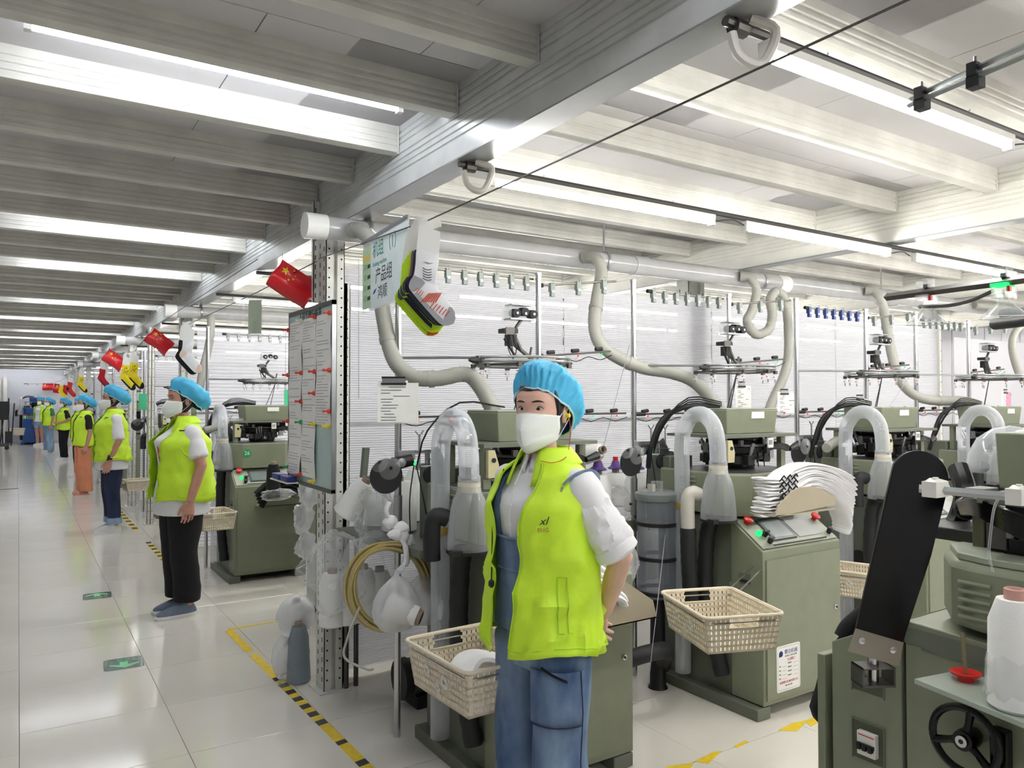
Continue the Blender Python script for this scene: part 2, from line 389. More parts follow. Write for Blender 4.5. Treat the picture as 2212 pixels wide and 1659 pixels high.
# ------------------------------------------------------------------ clear ribbed partitions
def poly_mat(pitch=.0125):
    m = bpy.data.materials.new('ribbed_polycarbonate'); m.use_nodes = True; nt = m.node_tree; n = nt.nodes; b = n['Principled BSDF']
    b.inputs['Roughness'].default_value = .22; b.inputs['Specular IOR Level'].default_value = .8
    b.inputs['Base Color'].default_value = (*lin((240, 241, 248)), 1)
    tc = n.new('ShaderNodeTexCoord'); sp = n.new('ShaderNodeSeparateXYZ'); nt.links.new(tc.outputs['Object'], sp.inputs[0])
    mt = n.new('ShaderNodeMath'); mt.operation = 'MULTIPLY'; mt.inputs[1].default_value = 2*pi/pitch
    sn = n.new('ShaderNodeMath'); sn.operation = 'SINE'; nt.links.new(sp.outputs[2], mt.inputs[0]); nt.links.new(mt.outputs[0], sn.inputs[0])
    mr = n.new('ShaderNodeMapRange'); mr.inputs[1].default_value = -1; mr.inputs[2].default_value = 1; mr.inputs[3].default_value = .66; mr.inputs[4].default_value = .92
    nt.links.new(sn.outputs[0], mr.inputs[0])
    bp = n.new('ShaderNodeBump'); bp.inputs['Strength'].default_value = .9; bp.inputs['Distance'].default_value = .004
    nt.links.new(sn.outputs[0], bp.inputs['Height']); nt.links.new(bp.outputs[0], b.inputs['Normal'])
    t = n.new('ShaderNodeBsdfTransparent'); tr = n.new('ShaderNodeBsdfTranslucent'); tr.inputs[0].default_value = (.97, .97, 1, 1)
    m1 = n.new('ShaderNodeMixShader'); m1.inputs[0].default_value = .45; nt.links.new(b.outputs[0], m1.inputs[1]); nt.links.new(tr.outputs[0], m1.inputs[2])
    mx = n.new('ShaderNodeMixShader'); nt.links.new(mr.outputs[0], mx.inputs[0]); nt.links.new(t.outputs[0], mx.inputs[1]); nt.links.new(m1.outputs[0], mx.inputs[2])
    nt.links.new(mx.outputs[0], n['Material Output'].inputs[0]); return m
polym = poly_mat(); polyf = poly_mat(.035)
for r in range(6):
    y = 3.93+PITCH*r
    root = thing('clear_partition', ('clear ribbed plastic partition behind the near machines' if r == 0 else 'clear ribbed plastic partition behind machine 26' if r == 1 else '%s clear ribbed plastic partition along the aisle' % ordn[r]), 'partition', (0, y, 0), 0)
    segs = [(1.47, 2.94), (2.94, 4.3), (4.3, 5.8), (5.8, 7.4)] if r < 2 else [(1.47, 3.2)]
    for a, b in segs:
        mb = MB(); mb.box((a, 0, .05), (b-.012, .006, 2.2), polym if r == 0 else polyf); mb.build('plastic_sheet', parent=root, smooth=0)
        mb = MB(); mb.box((a, -.004, 1.345), (b-.012, .010, 1.365), alum); mb.build('edge_strip', parent=root, smooth=0)
    if r < 2:
        mb = MB(); mb.box((7.7, 0, .05), (10, .01, 2.1), wallm); mb.build('solid_panel', parent=root, smooth=0)
# ------------------------------------------------------------------ perforated uprights
def upright(x, y, label, near=False, h=2.5, wid=.1):
    t = thing('perforated_upright', label, 'post', (x, y, 0), 0, 'perforated steel uprights')
    mb = MB(); mb.box((0, .0, .006), (.004, .12, h)); mb.box((0, 0, .006), (.035, .004, h)); mb.box((wid-.035, 0, .006), (wid, .004, h))
    mb.box((.035, 0, .006), (.039, .03, h)); mb.box((wid-.039, 0, .006), (wid-.035, .03, h)); mb.box((.035, .026, .006), (wid-.035, .03, h)); mb.box((wid-.004, 0, .006), (wid, .12, h))
    mb.build('channel', uprm, t, smooth=0)
    MB().box((-.03, -.03, 0), (wid+.04, .15, .006)).build('base_plate', uprm, t, smooth=0)
    mb = MB(); z = .06; s = 1 if near else 2
    while z < h-.05:
        for xx in (.017, wid-.017): mb.cyl((xx, -.0012, z), (xx, .0005, z), .005, 8, brown)
        mb.box((-.0012, .025, z-.012), (.0005, .032, z+.012), brown); mb.box((-.0012, .085, z+.013), (.0005, .092, z+.037), brown)
        z += .05*s
    o = mb.build('slots', parent=t, smooth=0); o['kind'] = 'stuff'
    return t
upright(1.315, 3.79, 'white perforated steel upright at the aisle corner beside the notice board', True, 2.36, .10)
upright(1.42, 3.865, 'narrow perforated strip upright against the clear partition', True, 2.1, .055)
def slotpost(x, y):
    t = thing('slotted_post', 'thin slotted post reaching the girder above the notice board', 'post', (x, y, 0))
    mb = MB(); mb.box((0, 0, 2.0), (.022, .004, 2.53)); mb.box((0, 0, 2.0), (.004, .03, 2.53)); mb.box((.022, 0, 2.0), (.03, .02, 2.53)); mb.build('channel', uprm, t, smooth=0)
    mb = MB(); 
    for k in range(10): mb.box((.008, -.001, 2.02+k*.05), (.013, .0005, 2.045+k*.05), brown)
    mb.build('slots', parent=t, smooth=0)['kind'] = 'stuff'
slotpost(1.296, 3.93)
for r in range(1, 7):
    upright(1.30, 3.79+PITCH*r, 'perforated steel upright at the aisle end of the %s machine row' % ('second', 'third', 'fourth', 'fifth', 'sixth', 'seventh')[r-1], False, 2.36)
for x, n_ in ((4.08, 'behind machine two of the near row'), (7.35, 'where the solid grey wall begins')):
    upright(x, 3.95, 'perforated upright seen through the partition %s' % n_, False, 2.36, .16)
for k in range(3): upright(1.30, 10.0+PITCH*k*1.5, 'slim perforated upright beside the aisle, %s beyond machine 26' % ordn[k], False, 2.36, .07)
# ================================================================== KNITTING MACHINES
def louvre(mb, x, y, z, n, w_, m, axis='x', dz=.022):
    for i in range(n):
        if axis == 'x': mb.tube([(x, y, z+i*dz), (x+w_, y, z+i*dz)], .006, 6, m)
        else: mb.tube([(x, y, z+i*dz), (x, y+w_, z+i*dz)], .006, 6, m)
def machine(label, loc, rz=0, body=green, detail=2, group=None, rot=None):
    """origin: front left floor corner; x right, y back"""
    t = thing('knitting_machine', label, 'machine', loc, rz, group)
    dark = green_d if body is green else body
    # base with feet; the dark slab paints the shade under the cabinet
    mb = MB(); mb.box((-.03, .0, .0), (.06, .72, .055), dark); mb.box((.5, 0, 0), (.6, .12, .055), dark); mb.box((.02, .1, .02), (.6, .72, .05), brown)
    bevel(mb.build('base', parent=t), .004)
    # front cabinet with sloping console
    mb = MB(); mb.prism([(0, .06), (0, .775), (.19, .905), (.19, .06)], .012, .6, 'x', body)
    bevel(mb.build('cabinet', parent=t), .004)
    MB().box((.03, -.008, .085), (.588, 0, .735), body).build('door', parent=t, smooth=0)
    MB().lathe([(.012, 0), (.012, -.006), (.008, -.008)], (.545, -.008, .45), 12, steel, ax='y').ball((.545, -.018, .45), (.004, .004, .006), brown, 6, 4).build('lock', parent=t)
    MB().box((.008, .07, .61), (.0115, .14, .66), dark).box((.006, .075, .615), (.010, .135, .63), brown).build('pull', parent=t, smooth=0)
    # rear body
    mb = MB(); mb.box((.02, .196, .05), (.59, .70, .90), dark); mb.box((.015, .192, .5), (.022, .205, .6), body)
    bevel(mb.build('rear_body', parent=t), .004)
    MB().lathe([(.05, 0), (.05, .004)], (.0165, .42, .52), 20, brown, ax='x').build('port', parent=t)
    # console: local frame on the slope
    sl = Vector((0, .19, .13)).normalized(); M = frame((.012, 0, .778), (1, 0, 0), sl)
    mb = MB(); mb.box((.012, .012, 0), (.576, .215, .004), panelg); mb.box((.10, .02, .004), (.50, .026, .008), black); mb.build('console', parent=t, smooth=0).matrix_local = M
    MB().box((.13, .05, .004), (.30, .19, .012), screenm).box((.145, .062, .012), (.285, .178, .0125), mat('screen_grey', (108, 118, 116), .2)).build('display', parent=t, smooth=0).matrix_local = M
    MB().box((.32, .05, .004), (.50, .18, .007), mat('keypad', (150, 152, 150), .4)).build('keypad', parent=t, smooth=0).matrix_local = M
    for x, y in ((.06, .18), (.545, .15)):
        MB().lathe([(.012, 0), (.012, .014), (.024, .02), (.025, .028), (.016, .033)], (x, y, .004), 14, redp).build('stop_button', parent=t).matrix_local = M
    MB().lathe([(.013, 0), (.013, .02), (.006, .026)], (.065, .10, .004), 12, ledg).build('green_lamp', parent=t).matrix_local = M
    for x, y in ((.1, .09), (.09, .045), (.55, .05)): MB().lathe([(.012, 0), (.012, .012), (.015, .012), (.013, .03)], (x, y, .004), 12, black).box((x-.018, y-.004, .03), (x+.018, y+.004, .036), black).build('knob', parent=t).matrix_local = M
    # octagonal head housing
    pts = [(.10, .13), (.45, .13), (.57, .24), (.57, .66), (.0, .66), (.0, .22)]
    mb = MB(); mb.prism(pts, .915, 1.115, 'z', body); louvre(mb, -.001, .40, 1.0, 5, .12, body, 'y')
    bevel(mb.build('head_housing', parent=t), .008)
    mb = MB(); mb.prism([(p[0]*.99+.003, p[1]*.99+.003) for p in pts], 1.115, 1.121, 'z', panelg); mb.prism([(p[0]*.93+.022, p[1]*.93+.028) for p in pts], 1.121, 1.123, 'z', dsteel); mb.build('work_top', parent=t, smooth=0)
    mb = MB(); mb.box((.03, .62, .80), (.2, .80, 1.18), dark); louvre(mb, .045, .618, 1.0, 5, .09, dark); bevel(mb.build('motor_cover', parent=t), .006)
    # knitting head
    mb = MB(); mb.lathe([(.10, 1.12), (.11, 1.14), (.11, 1.2), (.15, 1.205), (.155, 1.235), (.12, 1.24), (.1, 1.27), (.13, 1.275), (.13, 1.285)], (.34, .45, 0), 24, black)
    mb.lathe([(.165, 1.24), (.165, 1.25)], (.34, .45, 0), 24, dsteel); mb.build('needle_cylinder', parent=t)
    rnd = random.Random(5); mb = MB()
    for k in range(64 if detail else 10):
        a = 2*pi*k/(21.3 if detail else 10); r = .12+.07*rnd.random(); x = .34+r*cos(a); y = .45+r*sin(a); z = 1.13+.12*rnd.random()
        s_ = .007+.018*rnd.random()**1.6; m_ = rnd.choice([black, black, black, dsteel, alum, rubber, steel])
        mb.box((x-s_, y-s_*.7, z), (x+s_, y+s_*.7, z+s_*2.2), m_, None)
        if k % 3 == 0: mb.cyl((x, y, z+.02), (x+.03*cos(a), y+.03*sin(a), z+.09), .005, 6, alum)
        if k % 4 == 1: mb.tube(smoothpath([(x, y, z), (x+.02, y-.03, z+.05), (x+.05, y-.02, z-.01)], 2), .003, 5, black)
    o = mb.build('cam_assembly', parent=t); o['kind'] = 'stuff'
    mb = MB()
    for x, y in ((.06, .28), (.06, .58), (.60, .35)): mb.box((x, y, 1.11), (x+.035, y+.03, 1.30), body)
    mb.box((.05, .26, 1.29), (.63, .66, 1.305), dark); mb.build('frame_plate', parent=t, smooth=0)
    MB().prism([(.0, 0), (.045, 0), (.05, .05), (.03, .11), (.0, .11)], 0, .02, 'y', mat('aged_cream', (198, 190, 150), .5), Matrix.Translation((.065, .25, 1.17))).lathe([(.01, -.003), (.01, .0)], (.09, .25, 1.24), 10, black, ax='y').build('cam_bracket', parent=t)
    MB().box((.37, .25, 1.235), (.41, .258, 1.285), white).box((.376, .249, 1.25), (.38, .25, 1.275), brown).box((.386, .249, 1.25), (.39, .25, 1.275), brown).box((.396, .249, 1.25), (.4, .25, 1.275), brown).build('solenoid_plate', parent=t, smooth=0)
    mb = MB()
    for k in range(6): mb.tube(smoothpath([(.36+.012*k, .3, 1.22+.005*k), (.45, .24+.01*k, 1.23+.006*k), (.53, .26, 1.215+.006*k), (.60, .3, 1.225)], 3), .005, 5, black)
    mb.tube([(.58, .28, 1.22), (.66, .30, 1.235)], [.012, .02], 8, black); mb.build('cable_bundle', parent=t)
    # motor box on top
    mb = MB(); mb.box((.18, .36, 1.305), (.56, .60, 1.43), body, None, .012); mb.box((.17, .35, 1.43), (.57, .61, 1.438), panelg); bevel(mb.build('motor_box', parent=t), .004)
    MB().box((.36, .3475, 1.385), (.46, .3515, 1.42), paper).build('rating_plate', parent=t, smooth=0)
    mb = MB(); 1 if detail == 1 else mb.tube(smoothpath([(.3, .52, 1.44), (.12, .56, 1.45), (-.02, .62, 1.38), (-.07, .66, 1.22), (-.05, .7, 1.12)], 4), .014, 8, rubber)
    for k in range(3 if detail != 1 else 1): mb.tube(smoothpath([(.3, .5, 1.45+.01*k), (.1, .55, 1.47+.012*k), (-.03-.01*k, .6, 1.35), (-.05, .66, 1.2)], 3), .004, 5, black)
    mb.build('loom_cable', parent=t)
    # bell and bent clear tube with its hoses
    MB().tube(smoothpath([(-.04, .46, .10), (-.04, .46, .6), (-.04, .46, 1.0), (-.04, .46, 1.27), (-.04, .435, 1.35), (-.04, .38, 1.405), (-.04, .30, 1.405), (-.04, .245, 1.35), (-.04, .225, 1.27), (-.04, .22, 1.18)], 4), .040, 20, tubec, cap=False).build('bent_tube', parent=t)
    MB().lathe([(.042, .93), (.042, .96)], (-.04, .46, 0), 20, mat('brass', (190, 165, 90), .4, metal=.6), cap=False).build('clamp_band', parent=t)
    MB().lathe([(.044, 1.19), (.045, 1.15), (.049, 1.125), (.062, 1.10), (.073, 1.06), (.080, 1.01), (.085, .95), (.087, .905)], (-.04, .22, 0), 26, dustc, cap=False).build('bell', parent=t)
    MB().lathe([(.045, 1.125), (.0455, 1.165)], (-.04, .22, 0), 20, mat('amber_film', (214, 208, 188), .3, alpha=.8), cap=False).build('neck_band', parent=t)
    mb = MB(); mb.lathe([(.09, .895), (.09, .907), (.02, .907)], (-.04, .22, 0), 24, black); mb.box((-.14, .16, .895), (-.06, .2, .915), black); mb.build('bell_rim', parent=t)
    mb = MB(); pth = smoothpath([(-.035, .27, .90), (-.035, .30, .80), (-.035, .31, .55), (-.03, .27, .35), (-.02, .22, .15)], 6)
    mb.tube(pth, [.036+.003*(i % 2) for i in range(len(pth))], 14, rubber); mb.build('corrugated_hose', parent=t)
    MB().tube(smoothpath([(-.10, .29, 1.02), (-.14, .30, 1.03), (-.155, .31, .99), (-.155, .31, .86)], 4), .034, 14, pvc if detail == 3 else rubber).build('elbow', parent=t)
    if detail == 3:
        pth = smoothpath([(-.155, .31, .86), (-.15, .31, .7), (-.13, .31, .5), (-.1, .3, .32)], 7)
        MB().tube(pth, [.038+.003*(i % 2) for i in range(len(pth))], 12, rubber).build('drain_hose', parent=t)
    return t
def tray(t, z, y=-.16, m=beigep, x0=.10, x1=.60):
    MB().prism([(x0, z), (x0+.09, z+.12), (x0+.2, z+.16), (x1-.16, z+.16), (x1-.02, z+.07), (x1, z)], y, y+.006, 'y', m).box((x0, y, z), (x1, y+.15, z+.005), m).build('tray', parent=t, smooth=0)
def canister(x, y, z0, z1, r, label, grp=None):
    t = thing('waste_canister', label, 'canister', (x, y, 0), 0, grp)
    MB().lathe([(r*.9, z0), (r, z0+.01), (r, z1)], (0, 0, 0), 28, canc).build('body', parent=t)
    for k in (0, .33, .66): MB().lathe([(r+.003, z0+(z1-z0)*(.03+k)), (r+.006, z0+(z1-z0)*(.035+k)), (r+.006, z0+(z1-z0)*(.065+k)), (r+.003, z0+(z1-z0)*(.07+k))], (0, 0, 0), 28, black, cap=False).build('band', parent=t)
    MB().lathe([(r+.005, z1-.035), (r+.01, z1-.02), (r+.01, z1), (r*.9, z1+.012), (r*.5, z1+.014)], (0, 0, 0), 28, mat('lid_grey', (120, 124, 124), .3)).lathe([(.03, z1+.01), (.03, z1+.06)], (0, 0, 0), 14, filmc).box((-.06, -.03, z1+.01), (-.04, .01, z1+.05), pvc).build('lid', parent=t)
    mb = MB(); mb.lathe([(r*.5, .0), (r*.4, .02), (r*.35, z0)], (0, 0, 0), 14, black); mb.build('stand', parent=t); return t
def ring(cx, cy, label, grp, z=1.652, r=.215, arm=None):
    """feeder ring with clips, sensor head"""
    t = thing('yarn_guide_ring', label, 'ring', (cx, cy, z), 0, grp)
    c = [(r*cos(2*pi*k/36), r*sin(2*pi*k/36), 0) for k in range(37)]
    for dz, q in ((.012, .006), (-.004, .006)):
        MB().tube([(x, y, dz) for x, y, _ in c], q, 8, alum).build('ring_rail', parent=t)
    MB().tube([(x*.93, y*.93, -.018) for x, y, _ in c], .005, 6, dsteel).build('lower_rail', parent=t)
    clips = []
    for k in range(9):
        a = pi+.25+k*2*pi/9; x, y = r*cos(a), r*sin(a)
        mb = MB(); mb.box((x-.009, y-.008, -.03), (x+.009, y+.008, -.012), dsteel); mb.box((x-.008, y-.004, -.062), (x+.008, y+.004, -.03), filmc); mb.cyl((x, y, -.06), (x, y, -.078), .004, 6, alum); mb.box((x-.012, y-.003, -.05), (x-.008, y+.003, -.045), redp)
        mb.build('yarn_clip', parent=t)
    for sx in (-1, 1): MB().tube([(sx*(r-.01), 0, 0), (sx*(r+.02), -.005, 0), (sx*(r+.05), -.01, 0), (sx*(r+.06), -.01, 0)], [.014, .014, .010, .005], 10, black).box((sx*r-.015, -.015, -.02), (sx*r+.015, .015, .02), dsteel).build('end_clamp', parent=t)
    MB().cyl((.06, .03, .0), (.075, .03, .07), .006, 6, dsteel).cyl((.06, .03, -.02), (-.03, .03, -.24), .003, 5, black).cyl((.06, .03, -.02), (.02, .05, -.24), .003, 5, black).build('stem', parent=t)
    mb = MB(); mb.box((-.10, -.02, .125), (-.03, .035, .145), black); mb.box((-.095, -.022, .118), (-.05, -.018, .15), dsteel); mb.cyl((-.09, 0, .1), (-.03, .01, .03), .006, 6, black); mb.cyl((-.04, 0, .12), (.0, 0, .05), .009, 6, dsteel); mb.box((-.07, -.01, .07), (-.03, .03, .12), black); mb.tube([(-.03, 0, .15), (.0, 0, .19)], .008, 6, dsteel); mb.tube([(-.05, .01, .09), (.07, .01, .01)], .010, 6, dsteel)
    for k in range(3): mb.tube(smoothpath([(-.09+.02*k, -.01, .12), (-.08+.02*k, -.02, .05), (-.05, -.01, .01)], 3), .0025, 4, black)
    mb.build('sensor_bracket', parent=t)
    mb = MB(); mb.box((-.075, -.03, .185), (.06, .03, .19), alum); mb.box((-.075, -.03, .19), (-.072, .03, .245), filmc); mb.box((-.075, .03, .19), (.06, .033, .25), filmc); mb.box((-.07, -.03, .25), (.04, .03, .253), alum)
    for k in range(3): mb.cyl((-.045+.045*k, -.035, .212+.008*(k % 2)), (-.035+.045*k, .02, .218+.008*(k % 2)), .019, 12, rubber); mb.lathe([(.006, -.003), (.006, .0)], (-.045+.045*k, -.036, .213), 8, alum, ax='y')
    mb.build('sensor_head', parent=t)
    if arm: MB().tube([(-r-.02, 0, .012), (arm[0]-cx, arm[1]-cy, .018)], .006, 6, alum).build('arm', parent=t)
    return t
def pole(x, y, z1, label, grp, z0=0, r=.0155):
    t = thing('steel_pole', label, 'pole', (x, y, 0), 0, grp)
    MB().cyl((0, 0, z0), (0, 0, z1), r, 14, steel).build('shaft', parent=t)
    MB().cyl((0, 0, .86), (0, 0, 1.06), r+.004, 14, alum).cyl((-.03, 0, .92), (.03, 0, .92), .006, 8, black).build('sleeve', parent=t)
    MB().lathe([(r+.003, 0), (r+.003, .01)], (0, 0, z1-.002), 14, alum).build('top_cap', parent=t)
    return t
def clip_bar(a, b, n, label, m=None, grp=None, led=False):
    a = Vector(a); b = Vector(b); t = thing('sensor_bar' if led else 'clip_bar', label, 'rail', a, 0, grp); d = b-a
    MB().tube([(0, 0, 0), d], .005, 6, dsteel).tube([(0, .0, 0), (0, 0, 0)+d*.06 if False else d*.06], .011, 8, rubber).build('rail', parent=t)
    for k in range(n):
        p = d*((k+.5)/n)
        if led:
            mb = MB(); mb.tube([p+Vector((-.022, 0, .014)), p+Vector((.02, 0, .018))], .010, 8, rubber); mb.build('tensioner', parent=t)
            mb = MB(); mb.lathe([(.003, 0), (.012, -.008), (.022, -.016)], p+Vector((.01, -.012, -.014)), 10, filmc, cap=False); mb.build('clear_cap', parent=t)
            MB().ball(p+Vector((.006, -.016, -.012)), .0055, ledg if k % 4 == 2 else ledr, 6, 4).build('indicator', parent=t)
        else:
            mm = m or mat('clip_grey', (120, 128, 124), .5)
            mb = MB(); mb.box((p.x-.012, p.y-.012, p.z-.035), (p.x+.012, p.y+.012, p.z+.008), mm); mb.box((p.x-.008, p.y-.01, p.z-.06), (p.x+.014, p.y+.008, p.z-.032), mm); mb.tube([p+Vector((0, -.012, .0)), p+Vector((0, -.018, .018)), p+Vector((0, 0, .022))], .0018, 4, alum)
            mb.box((p.x-.006, p.y-.0135, p.z-.04), (p.x+.008, p.y-.0115, p.z-.03), alum); mb.build('clip', parent=t)
    if led:
        mb = MB(); pts = []
        for k in range(2*n+1): q = d*(k/(2*n)); pts.append(q+Vector((0, -.01, -.02-.02*(k % 2))))
        mb.tube(smoothpath(pts, 3), .0022, 4, black).build('wire', parent=t)
    return t
def suction_unit(x, y, z, label, grp, clearcone=True):
    """yarn feeder: black disc, clear cones, motor, bracket, tin plate and wheels"""
    t = thing('yarn_feeder', label, 'feeder', (x, y, z), 0, grp)
    MB().lathe([(.004, -.03), (.074, -.032), (.076, -.028), (.004, -.026)], (-.09, 0, -.045), 28, rubber, ax='y').build('disc', parent=t)
    MB().lathe([(.008, -.06), (.03, -.055), (.05, -.045)], (-.10, -.04, -.005), 18, filmc, ax='y', cap=False).lathe([(.01, -.05), (.045, -.04)], (-.13, .0, .02), 18, filmc, ax='y', cap=False).build('clear_cone', parent=t)
    MB().tube([(-.055, -.02, .005), (.03, -.03, .02)], [.03, .026], 14, black).lathe([(.02, -.003), (.008, -.006)], (-.03, -.055, .012), 12, alum, ax='y').build('drive_motor', parent=t)
    MB().box((-.03, -.02, .02), (.05, .02, .06), alum).build('pole_clamp', parent=t, smooth=0)
    MB().ball((.035, -.05, .005), (.008, .008, .008), ledg, 8, 6).build('indicator', parent=t)
    mb = MB(); mb.box((.05, -.01, -.01), (.13, .01, .0), alum); mb.box((.06, -.012, .045), (.15, .012, .058), alum); mb.cyl((.08, 0, -.02), (.08, 0, .13), .005, 8, alum); mb.cyl((.12, 0, -.01), (.12, 0, .06), .012, 10, alum); mb.cyl((.185, 0, .03), (.185, 0, .12), .004, 8, alum)
    for q in (.08, .185): mb.tube([(q-.02, 0, .145), (q, 0, .12), (q+.02, 0, .145)], .004, 6, alum)
    mb.cyl((.1, -.02, .02), (.2, -.02, .015), .003, 5, alum); mb.build('bracket', parent=t)
    MB().prism([(.14, .06), (.17, .075), (.215, .0), (.215, -.075), (.20, -.08), (.14, -.02)], -.002, .002, 'y', alum).box((.215, -.03, -.075), (.218, .01, .0), alum).build('tin_plate', parent=t, smooth=0)
    MB().box((.15, -.03, -.07), (.20, .01, -.02), black).box((.155, -.032, -.06), (.168, -.03, -.03), paper).build('gear_motor', parent=t, smooth=0)
    MB().lathe([(.01, -.05), (.037, -.05), (.04, -.045), (.04, -.035), (.01, -.035)], (.12, 0, -.05), 22, rubber, ax='y').build('wheel', parent=t)
    MB().lathe([(.01, .01), (.04, .01), (.04, .02), (.01, .02)], (.23, 0, -.04), 22, rubber, ax='y').build('wheel', parent=t)
    MB().tube(smoothpath([(.04, -.03, 0), (.02, -.03, -.15), (.03, -.02, -.32), (.06, 0, -.42)], 4), .003, 5, black).tube(smoothpath([(.05, -.03, 0), (.09, -.02, -.15), (.14, 0, -.35)], 4), .003, 5, black).build('cable', parent=t)
    return t
def hose(pts, label, r=.036, m=hosem, cuffs=(), name='suction_hose'):
    p = smoothpath(pts, 5); L = [0]
    for i in range(1, len(p)): L.append(L[-1]+(p[i]-p[i-1]).length)
    n = int(L[-1]/.006); q = []; j = 0
    for i in range(n+1):
        s = L[-1]*i/n
        while j < len(p)-2 and L[j+1] < s: j += 1
        q.append(p[j].lerp(p[j+1], (s-L[j])/max(1e-6, L[j+1]-L[j])))
    t = thing(name, label, 'hose', (0, 0, 0))
    MB().tube(q, [r if i % 2 else r*.935 for i in range(len(q))], 18, m).build('corrugated_tube', parent=t, smooth=50)
    for c in cuffs:
        i = int(c*(len(q)-1)); i = max(2, min(len(q)-4, i)); MB().tube(q[i-2:i+3], r*1.08, 14, m).build('cuff', parent=t)
    return t
P = [1.51, 2.90, 4.29, 5.68, 7.07]
names_m = ['behind the woman in the dungarees, nearest the aisle', 'with white socks draped over its tray', 'third along the near row, behind the black paddle', 'fourth along the near row at right', 'fifth along the near row, at the far right']
near = []
for k, x in enumerate(P[:4]):
    m = machine('green sock knitting machine '+names_m[k], (x, 2.36, 0), 0, green, 3 if k == 1 else 1 if k == 0 else 2)
    near.append(m)
tray(near[0], .63, -.14)
def world_tray(t, l, Y_):
    p = [at(x, y, Y=Y_)-t.location for x, y in l]; MB().prism([(q.x, q.z) for q in p], p[0].y, p[0].y+.006, 'y', beigep).box((p[0].x, p[0].y, p[0].z), (p[-1].x, p[0].y+.14, p[0].z+.005), beigep).build('tray', parent=t, smooth=0)
world_tray(near[1], [(1675, 1117), (1680, 1095), (1712, 1060), (1728, 1053), (1760, 1051), (1775, 1056), (1804, 1076), (1805, 1090)], 2.225)
def creel(xm, y0, k, where, w0=True):
    ax, bx = xm-.09, xm+.67
    pole(ax, y0+.77, 2.13, 'steel pole at the left of %s' % where, 'steel poles of the yarn creels')
    pole(bx, y0+.77, 2.11, 'steel pole at the right of %s' % where, 'steel poles of the yarn creels', .3)
    if w0: suction_unit(ax-.0, y0+.72, 1.20, 'black-disc yarn feeder on the left pole of %s' % where, 'yarn feeders')
    ring(xm+.375, y0+.48, 'grey yarn guide ring above %s' % where, 'yarn guide rings', arm=(ax, y0+.77))
    clip_bar((ax, y0+.77, 1.405), (ax+1.36, y0+.80, 1.41), 8, 'yarn sensor rail with small lights behind %s' % where, led=True)
    clip_bar((bx, y0+.77, 1.70), (bx+.40, y0+.69, 1.735), 3, 'short yarn sensor arm on the right pole of %s' % where, led=True)
for k in range(4):
    wh = ['the machine behind the woman', 'the machine with white socks', 'the third near machine', 'the fourth near machine'][k]
    creel(P[k], 2.36, k, wh, k < 3)
    cm = mat('clip_blue', (44, 60, 120), .5) if k == 2 else None
    clip_bar((P[k]-.09+.13, 3.16, 2.09), (P[k]+.66, 3.16, 2.09), 7, 'row of %s clips on a rail high above %s' % ('blue' if k == 2 else 'grey', wh), cm)
    clip_bar((P[k]+.67, 3.13, 2.055), (P[k]+1.05, 2.98, 2.09), 3, 'short rail of tall grey clips beside the right pole of %s' % wh)
canister(2.79, 2.93, .47, 1.0, .105, 'tall dark clear waste canister with black bands left of the machine with white socks')
# rows behind the partitions and along the aisle
for r in range(1, 6):
    y0 = 2.35+PITCH*r
    for k in range(2 if r < 3 else 1):
        if r == 1 and k == 0: lab = 'green sock knitting machine numbered 26 with black socks on its tray'
        else: lab = 'green sock knitting machine in the %s row beyond the partition, %s' % (ordn[r] if r < 6 else 'last', 'nearest the aisle' if k == 0 else 'second from the aisle')
        m = machine(lab, ((1.47 if r == 1 else 1.5)+1.39*k, y0+(.02 if r == 1 else 0), 0), 0, green, 2 if r == 1 else 0)
        if r == 1 and k == 0: m26 = m
        creel(1.5+1.39*k, y0, 0, ('machine 26' if r == 1 and k == 0 else 'the %s row, machine %s' % (ordn[r] if r < 6 else 'last', 'by the aisle' if k == 0 else 'second in')))
        clip_bar((1.54+1.39*k, y0+.8, 2.08), (2.2+1.39*k, y0+.8, 2.08), 7, 'row of clips on a high rail above the %s row, %s' % (ordn[r] if r < 6 else 'last', 'aisle end' if k == 0 else 'second'))
for r in range(1, 4):
    y0 = 1.37+PITCH*r
    for k in range(3 if r == 1 else 1):
        machine('green sock knitting machine seen from behind %s' % ('through the clear partition, %s' % ('nearest the aisle', 'second from the aisle', 'third from the aisle')[k] if r == 1 else 'in the %s row along the aisle' % ordn[r]), (2.35+1.39*k, y0, 0), pi, green, 0)
        pole(1.77+1.39*k, y0-.77, 2.1, 'steel pole of the back-facing row %s, %s' % (ordn[r], ordn[k]), 'steel poles of the yarn creels')
tray(m26, .62, -.13, green, .17, .62)
MB().lathe([(.034, -.003), (.034, 0)], (.135, .129, 1.04), 20, mat('sticker_green', (30, 150, 100), .5), ax='y').build('number_sticker', parent=m26, label='round green number sticker')
text('number', '26', .045, white, m26, frame((.135, .1255, 1.04), (1, 0, 0), (0, 0, 1)))
MB().lathe([(.034, -.003), (.034, 0)], (.50, .17, 1.03), 20, mat('sticker_green', (30, 150, 100), .5), ax='y').lathe([(.02, -.004), (.02, -.003)], (.50, .17, 1.03), 20, white, ax='y').build('number_sticker', parent=near[1], label='round green sticker')
